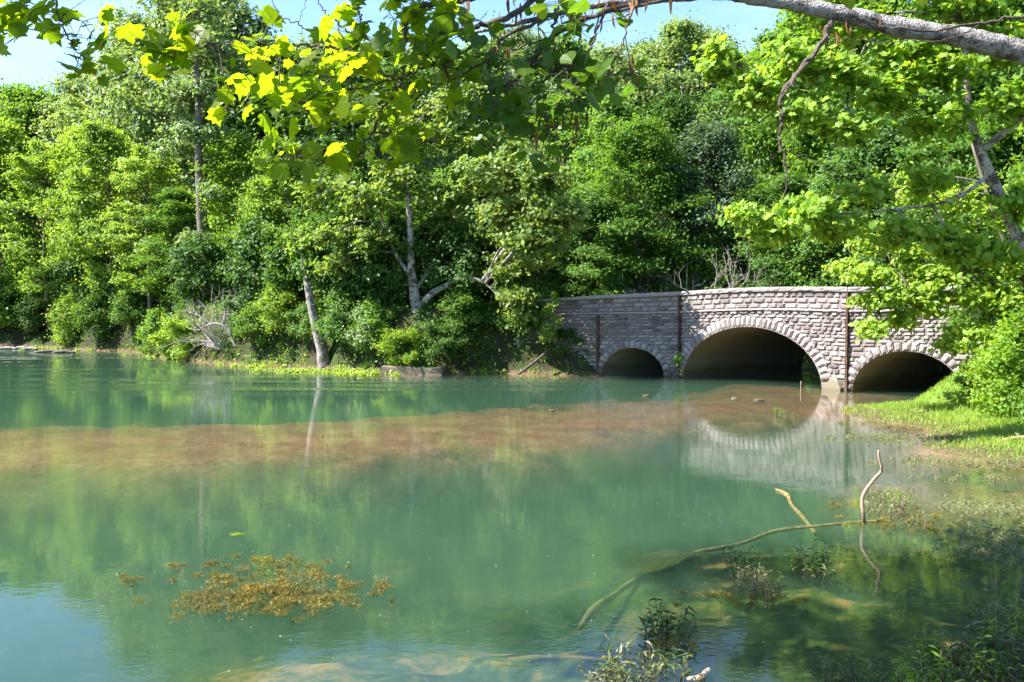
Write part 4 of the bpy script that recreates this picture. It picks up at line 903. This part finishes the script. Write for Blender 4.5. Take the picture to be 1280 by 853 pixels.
# ---------------------------------------------------------------- the two trees whose boughs hang over the camera
def boughs(name, label, trunk, limbs, twigs, leafspots, pods, lmat, bmat, shape, lsize, seed, base, lobes=(), tmat=None, per=7, spread=.13, back=.3):
    g = np.random.RandomState(seed); base = np.array(base, float); e = empty(name, base, label, 'tree'); tm, bm_, lm = MB(), MB(), MB()
    for P, rd in trunk:
        S = spline(P, 8); tube(tm, S-base, np.interp(np.linspace(0, 1, len(S)), np.linspace(0, 1, len(rd)), rd), 16, rough=.05, rng=g)
    tm.build('trunk', tmat or bmat, e, smooth=True)
    allp = []
    for P, rd in limbs:
        S = spline(P, 14); S = S+g.normal(size=S.shape)*.0016*1; r_ = np.interp(np.linspace(0, 1, len(S)), np.linspace(0, 1, len(rd)), rd)
        r_ = r_*(1+.10*np.convolve(g.uniform(-1, 1, len(S)+4), np.ones(5)/2.2, 'valid')); tube(bm_, S-base, r_, 14, rough=.05, rng=g)
    bm_.build('limb', bmat, e, smooth=True)
    tw = MB(); allp = []
    for P, rd in twigs:
        S = spline(P, 7); S[1:-1] += g.normal(size=S[1:-1].shape)*.006
        tube(tw, S-base, np.interp(np.linspace(0, 1, len(S)), np.linspace(0, 1, len(rd)), rd), 6); allp.append(S)
    AP = np.concatenate(allp)
    for c, rx, rz, n in leafspots:
        for _ in range(n):
            p = np.array(c)+np.array([g.normal()*rx*.72, g.normal()*back*(.3 if rx < .06 else 1), g.normal()*rz*.72]); j = AP[np.argmin(np.linalg.norm(AP-p, axis=1))]
            dv = p-j; ln = np.linalg.norm(dv)
            if ln > .55: j = p-dv/ln*.55
            tube(tw, np.array([j, (j+p)/2+[0, 0, .02], p])-base, [.0035, .003, .002], 4)
            P = p+g.normal(size=(per, 3))*spread*[1, 1, .7]; Nn = np.array([-.25, -.2, .7])+g.normal(size=(per, 3))*.5
            ad = (P-j)*2+np.array([0, 0, -.3]); leaves(lm, P-base, Nn, lsize, shape, g, adir=norm(ad)*1.4, curl=.3)
            for q in P: tube(tw, np.array([p, (p+q)/2, q])-base, [.0022, .002, .0014], 3)
    tw.build('branchwork', B_twig, e)
    if len(lobes):
        C = []
        for c, r, n in lobes:
            for _ in range(n): C.append(np.array(c)+norm(g.normal(size=3))*g.uniform(.2, 1)**.5*r*[1, 1, .55])
        clump_leaves(lm, np.array(C)-base, np.full(len(C), .5), 26, .19, 'syc' if shape == 'syc' else 'heart', g, flat=.5)
    lm.build('foliage', lmat, e)
    if pods:
        pm = MB()
        for c, rx, rz, n in pods:
            P = np.array(c)+g.normal(size=(n, 3))*[rx, .12, rz]; leaves(pm, P-base, g.normal(size=(n, 3))*[1, 1, .1], .10, 'lance', g, adir=np.tile([0, 0, -3.], (n, 1)))
        tag(pm.build('seed_pods', L_pod, e), kind='stuff')
    return e
A = at
bx = (6.9, 6.2); g0 = gz(*bx)
boughs('redbud_tree', 'redbud with thick scaly grey limb crossing the top right, heart leaves and brown pods',
    [([(bx[0], bx[1], g0-.2), (bx[0]-.1, bx[1], g0+1.5), (bx[0]-.35, bx[1], g0+2.8), (bx[0]-.9, bx[1]-.1, 4.6), A(1420, 118, 6.05)], [.24, .18, .14, .11, .085])],
    [([A(1420, 118, 6.05), A(1350, 90, 6.0), A(1280, 66, 6.0), A(1200, 47, 6.0), A(1120, 33, 6.0), A(1040, 15, 6.0), A(960, 0, 6.0), A(900, -7, 6.0), A(850, -4, 6.0), A(800, 1, 6.0), A(740, 8, 5.95), A(690, 19, 5.9), A(640, 31, 5.85), A(596, 40, 5.8), A(560, 44, 5.8)],
      [.085, .078, .072, .064, .058, .052, .045, .036, .029, .024, .019, .015, .012, .009, .006])],
    [([A(1038, 26, 5.98), A(1030, 50, 5.9), A(1005, 82, 5.85), A(978, 118, 5.85), A(976, 150, 5.85), A(976, 185, 5.85), A(983, 212, 5.85), A(980, 252, 5.85)], [.020, .017, .015, .012, .009, .008, .006, .003]),
     ([A(1010, 78, 5.85), A(985, 110, 5.8), A(972, 132, 5.8)], [.01, .009, .004]), ([A(978, 190, 5.85), A(1010, 197, 5.8), A(1040, 220, 5.75)], [.004, .003, .002]),
     ([A(1420, 118, 6.05), A(1340, 30, 5.9), A(1290, 20, 5.8), A(1230, 30, 5.8), A(1160, 38, 5.8), A(1110, 33, 5.85), A(1072, 22, 5.9)], [.014, .012, .010, .009, .008, .006, .004]), ([A(1225, 31, 5.8), A(1190, 48, 5.75), A(1130, 52, 5.75), A(1050, 50, 5.8), A(1030, 44, 5.9)], [.004, .004, .003, .003, .002]),
     ([A(800, 1, 6), A(740, 20, 5.8), A(690, 46, 5.7), A(658, 88, 5.7), A(640, 103, 5.7), A(612, 112, 5.7), A(592, 110, 5.7)], [.016, .013, .012, .010, .009, .007, .004]),
     ([A(700, 16, 5.9), A(668, 30, 5.8), A(632, 45, 5.75), A(610, 74, 5.7), A(577, 95, 5.7), A(560, 104, 5.7)], [.013, .012, .011, .010, .006, .003]),
     ([A(760, 6, 5.9), A(742, 50, 5.8), A(728, 78, 5.75), A(702, 84, 5.7), A(681, 101, 5.7), A(660, 111, 5.7)], [.009, .007, .007, .007, .006, .003]),
     ([A(719, 10, 5.9), A(722, 35, 5.8), A(726, 60, 5.8), A(716, 90, 5.75)], [.007, .006, .005, .003]), ([A(694, 18, 5.9), A(693, 45, 5.8), A(692, 72, 5.8)], [.009, .007, .005]),
     ([A(792, 4, 6), A(782, 40, 5.95), A(777, 60, 5.9), A(770, 75, 5.9)], [.007, .006, .005, .003]), ([A(612, 112, 5.7), A(610, 80, 5.7), A(615, 140, 5.7)], [.006, .005, .003]), ([A(677, 112, 5.7), A(680, 140, 5.7), A(684, 158, 5.7)], [.004, .004, .002]),
     ([A(840, -3, 6), A(790, 10, 5.9), A(740, 22, 5.85), A(700, 40, 5.8), A(655, 58, 5.8), A(600, 66, 5.8)], [.012, .011, .009, .008, .006, .003])],
    [(A(600, 60, 5.8), .22, .12, 4), (A(640, 70, 5.8), .22, .12, 6), (A(600, 100, 5.7), .2, .12, 5), (A(650, 105, 5.7), .25, .13, 6), (A(700, 75, 5.75), .2, .12, 5), (A(620, 140, 5.7), .22, .07, 4), (A(660, 140, 5.7), .18, .09, 4),
     (A(692, 165, 5.7), .16, .09, 4), (A(680, 185, 5.7), .10, .05, 1), (A(720, 130, 5.75), .08, .05, 2), (A(775, 82, 5.9), .10, .10, 3), (A(725, 70, 5.8), .12, .07, 2), (A(780, 18, 5.9), .10, .05, 1), (A(640, 20, 5.8), .3, .05, 2), (A(560, 95, 5.7), .14, .1, 2)],
    [(A(695, 15, 5.8), .22, .06, 26), (A(740, 15, 5.8), .14, .06, 14), (A(812, 6, 5.9), .10, .03, 10), (A(686, 155, 5.7), .07, .06, 16), (A(720, 150, 5.7), .05, .04, 6), (A(790, 88, 5.9), .03, .05, 7), (A(737, 88, 5.8), .04, .03, 6), (A(1052, 44, 5.85), .07, .03, 8), (A(632, 75, 5.8), .04, .03, 5)],
    L_heart, B_limb, 'heart', .098, 61, (bx[0], bx[1], g0), per=6, spread=.085, back=.3)
# a pair of big leaves hanging close to the lens from the same kind of tree
lf = MB(); c = A(1062, 2, 3.0)
leaves(lf, np.array([A(1062, 4, 3.0), A(1152, -2, 3.1)])-c, np.array([[-.1, -1, .35], [.1, -1, .5]]), .085, 'heart', rng, adir=np.array([[.2, 0, -3.], [-.2, 0, -3.]]))
for a_ in ((1062, -6, 3.0), (1152, -12, 3.1)):
    tube(lf, np.array([A(*a_), A(a_[0]+6, a_[1]-30, 3.0), A(1110, -70, 3.0)])-c, [.002, .002, .004], 4)
tag(lf.build('hanging_leaf_pair', L_near, loc=c), 'two large heart leaves hanging close at the top right above the thick limb', 'leaf')

sx = (-7.5, -3.5); g1 = 1.6
TW = [([A(640, -40, 5.6), A(600, -10, 5.6), A(560, 2, 5.6), A(530, 8, 5.6), A(511, 18, 5.6), A(506, 50, 5.6), A(505, 90, 5.6), A(496, 112, 5.6), A(484, 130, 5.6), A(466, 164, 5.6), A(448, 196, 5.6), A(440, 215, 5.6)], [.03, .026, .022, .018, .015, .011, .010, .010, .009, .008, .006, .004]),
      ([A(690, -20, 5.7), A(640, 20, 5.7), A(590, 36, 5.7), A(550, 42, 5.7), A(518, 47, 5.7), A(466, 55, 5.7), A(430, 61, 5.7), A(400, 57, 5.7), A(360, 55, 5.7), A(316, 50, 5.7), A(290, 54, 5.7), A(272, 56, 5.7)], [.02, .018, .016, .014, .012, .011, .010, .009, .007, .006, .004, .002]),
      ([A(560, 77, 5.6), A(530, 85, 5.6), A(506, 95, 5.6), A(480, 102, 5.6), A(436, 113, 5.6)], [.010, .009, .008, .007, .003]), ([A(600, 50, 5.65), A(560, 77, 5.6)], [.01, .01]),
      ([A(470, 54, 5.7), A(436, 40, 5.7), A(415, 22, 5.7), A(400, 7, 5.7), A(392, -12, 5.7)], [.006, .006, .005, .004, .003]), ([A(398, 56, 5.7), A(385, 38, 5.7), A(372, 30, 5.7), A(352, 21, 5.7), A(341, 3, 5.7), A(335, -12, 5.7)], [.005, .004, .004, .003, .003, .002]),
      ([A(316, 49, 5.7), A(308, 40, 5.7), A(297, 36, 5.7)], [.003, .002, .001]), ([A(373, 30, 5.7), A(378, 12, 5.7), A(385, -5, 5.7)], [.002, .002, .001]), ([A(455, 52, 5.7), A(450, 20, 5.7), A(437, -10, 5.7)], [.005, .004, .003]),
      ([A(520, 47, 5.7), A(522, 66, 5.6), A(508, 98, 5.6)], [.006, .006, .004]), ([A(505, 118, 5.6), A(480, 112, 5.6), A(462, 98, 5.6)], [.005, .004, .003]),
      ([A(232, -25, 5.2), A(236, 15, 5.2), A(241, 36, 5.2), A(247, 44, 5.2), A(258, 52, 5.2)], [.005, .004, .004, .003, .001]), ([A(241, 36, 5.2), A(225, 44, 5.2), A(205, 58, 5.2)], [.003, .002, .002]),
      ([A(50, -30, 4.9), A(45, -8, 4.9), A(22, 12, 4.9), A(8, 35, 4.9)], [.007, .006, .005, .003]), ([A(60, -30, 4.9), A(68, 0, 4.9), A(76, 25, 4.9), A(86, 48, 4.9), A(100, 72, 4.9)], [.006, .006, .005, .004, .002]),
      ([A(690, -20, 5.7), (.5, 5, 6.4), (-.8, 3.5, 7.4)], [.02, .035, .05]), ([A(640, -40, 5.6), (-.2, 4.8, 6.6), (-.8, 3.5, 7.4)], [.03, .035, .05]), ([A(232, -25, 5.2), (-1.8, 4.6, 6.2), (-1.6, 3.2, 7.5)], [.006, .012, .03]), ([A(55, -30, 4.9), (-2.7, 4.2, 6.0), (-2.6, 2.4, 7.5)], [.007, .015, .03])]
LB = []
g = np.random.RandomState(4)
for cx_, cy_, cz_ in [(-8.5, 9, 10.5), (-6.2, 9.2, 10), (-4, 9, 9.6), (-1.8, 9.2, 9.2), (.4, 9.4, 9.2), (-8, 11.6, 11.6), (-5.8, 11.8, 11.2), (-3.4, 11.6, 10.6), (-1, 11.8, 10.2), (1.4, 11.6, 10), (-7, 10.5, 13.4), (-4.5, 11, 13.6), (-2, 11, 13), (-3.5, 12.4, 12), (2.2, 9.6, 9.6), (-2.9, 7.9, 9.4), (-.7, 8.2, 9.2), (-5, 7.8, 9.6), (-3.2, 10.4, 10.2), (-1.6, 10.4, 9.8)]:
    LB.append(((cx_, cy_, cz_), 1.25, 26))
boughs('sycamore_tree', 'overhanging sycamore whose bright lobed leaves hang from the top left and centre',
    [([(sx[0], sx[1], g1-.3), (-7.3, -3.2, 4), (-6.6, -1.5, 7), (-5.8, 1.5, 9.2), (-5, 5, 10), (-4, 9.5, 11)], [.42, .34, .28, .2, .14, .06]), ([(-6.6, -1.5, 7), (-4.2, .4, 7.8), (-2.6, 2.2, 7.8), (-.8, 3.4, 7.5)], [.22, .15, .10, .05]), ([(-5.4, 3.5, 9.7), (-3, 6, 9.4), (-.5, 8, 9), (2, 9.5, 9.6)], [.14, .1, .07, .03])],
    [([(-5.8, 1.5, 9.2), (-7, 5, 10), (-7.6, 8.4, 11.6)], [.12, .08, .04])], TW,
    [(A(8, 12, 4.9), .05, .05, 3), (A(6, 42, 4.9), .04, .04, 3), (A(22, 28, 4.9), .02, .04, 1), (A(58, 18, 4.9), .02, .04, 2), (A(90, 20, 4.9), .02, .03, 2), (A(80, 48, 4.9), .02, .03, 1), (A(102, 80, 4.9), .02, .03, 3),
     (A(185, 62, 5.2), .02, .02, 1), (A(215, 72, 5.2), .04, .05, 3), (A(235, 46, 5.2), .03, .03, 2), (A(205, 88, 5.2), .02, .02, 1),
     (A(350, 75, 5.6), .16, .06, 4), (A(310, 110, 5.6), .08, .05, 3), (A(325, 130, 5.6), .12, .06, 4), (A(370, 115, 5.6), .16, .08, 5), (A(410, 95, 5.6), .18, .09, 6), (A(410, 140, 5.6), .16, .08, 6), (A(450, 80, 5.6), .16, .10, 6), (A(450, 130, 5.6), .14, .10, 6), (A(460, 30, 5.7), .14, .07, 4),
     (A(425, 35, 5.7), .1, .05, 1), (A(490, 25, 5.7), .14, .08, 5), (A(400, 20, 5.7), .06, .06, 1), (A(500, 75, 5.6), .14, .10, 5), (A(540, 60, 5.7), .14, .09, 4), (A(540, 20, 5.7), .16, .07, 4), (A(490, 120, 5.6), .10, .10, 4), (A(540, 105, 5.6), .10, .08, 3),
     (A(370, 195, 5.6), .10, .05, 4), (A(400, 205, 5.6), .12, .06, 4), (A(435, 190, 5.6), .12, .08, 4), (A(505, 175, 5.6), .05, .08, 4), (A(580, 20, 5.7), .14, .06, 2)],
    None, L_near, B_twig, 'syc', .115, 62, (sx[0], sx[1], g1), lobes=LB, tmat=B_syc, per=4, spread=.085, back=.25)
EXPO = 1.9

# ---------------------------------------------------------------- camera, light, world
cd = bpy.data.cameras.new('camera'); cam = bpy.data.objects.new('camera', cd); col.objects.link(cam)
cam.location = (0, 0, CAMZ); cam.rotation_euler = (math.pi/2-PITCH, 0, 0); cd.sensor_width = 36; cd.lens = 36*1200/1280; cd.clip_end = 4000; cd.clip_start = .05
sc.camera = cam
SUN = norm(np.array([-1.0, -.15, 1.08]))
sd = bpy.data.lights.new('sun', 'SUN'); so = bpy.data.objects.new('sun', sd); col.objects.link(so)
sd.energy = 5.0; sd.angle = R(.5); sd.color = (1, .955, .89)
so.rotation_euler = Vector(SUN).to_track_quat('Z', 'Y').to_euler()
w = bpy.data.worlds.new('World'); sc.world = w; w.use_nodes = True; nt = w.node_tree; nt.nodes.clear()
out = nt.nodes.new('ShaderNodeOutputWorld')
sky = nt.nodes.new('ShaderNodeTexSky'); sky.sky_type = 'NISHITA'; sky.sun_disc = False
sky.sun_elevation = math.asin(SUN[2]); sky.sun_rotation = math.atan2(SUN[0], SUN[1])
sky.ozone_density = 5.0; sky.air_density = 1.0; sky.dust_density = .15
tc = N(nt, 'TexCoord'); mp = N(nt, 'Mapping', {'Vector': tc.outputs['Generated'], 'Scale': (1.5, 1.5, 6)})
nz = N(nt, 'TexNoise', {'Vector': mp.outputs[0], 'Scale': 1.6, 'Detail': 6., 'Roughness': .6})
cl = ramp(nt, nz.outputs[0], [(.5, (0,)*3), (.8, (.3,)*3)])
cc = mixc(nt, cl, sky.outputs[0], (5.5, 5.7, 6.))
bg = N(nt, 'Background', {'Color': cc, 'Strength': .10}); nt.links.new(bg.outputs[0], out.inputs[0])
sc.view_settings.view_transform = 'Standard'; sc.view_settings.look = 'None'; sc.view_settings.exposure = EXPO; sc.view_settings.gamma = 1
cy = sc.cycles; cy.use_denoising = True; cy.max_bounces = 7; cy.diffuse_bounces = 3; cy.glossy_bounces = 3; cy.transmission_bounces = 4
cy.volume_bounces = 2; cy.transparent_max_bounces = 12; cy.caustics_reflective = False; cy.caustics_refractive = False
cy.sample_clamp_indirect = 4; cy.use_adaptive_sampling = True; cy.adaptive_threshold = .015
try: cy.denoiser = 'OPENIMAGEDENOISE'; cy.denoising_input_passes = 'RGB_ALBEDO_NORMAL'
except Exception: pass
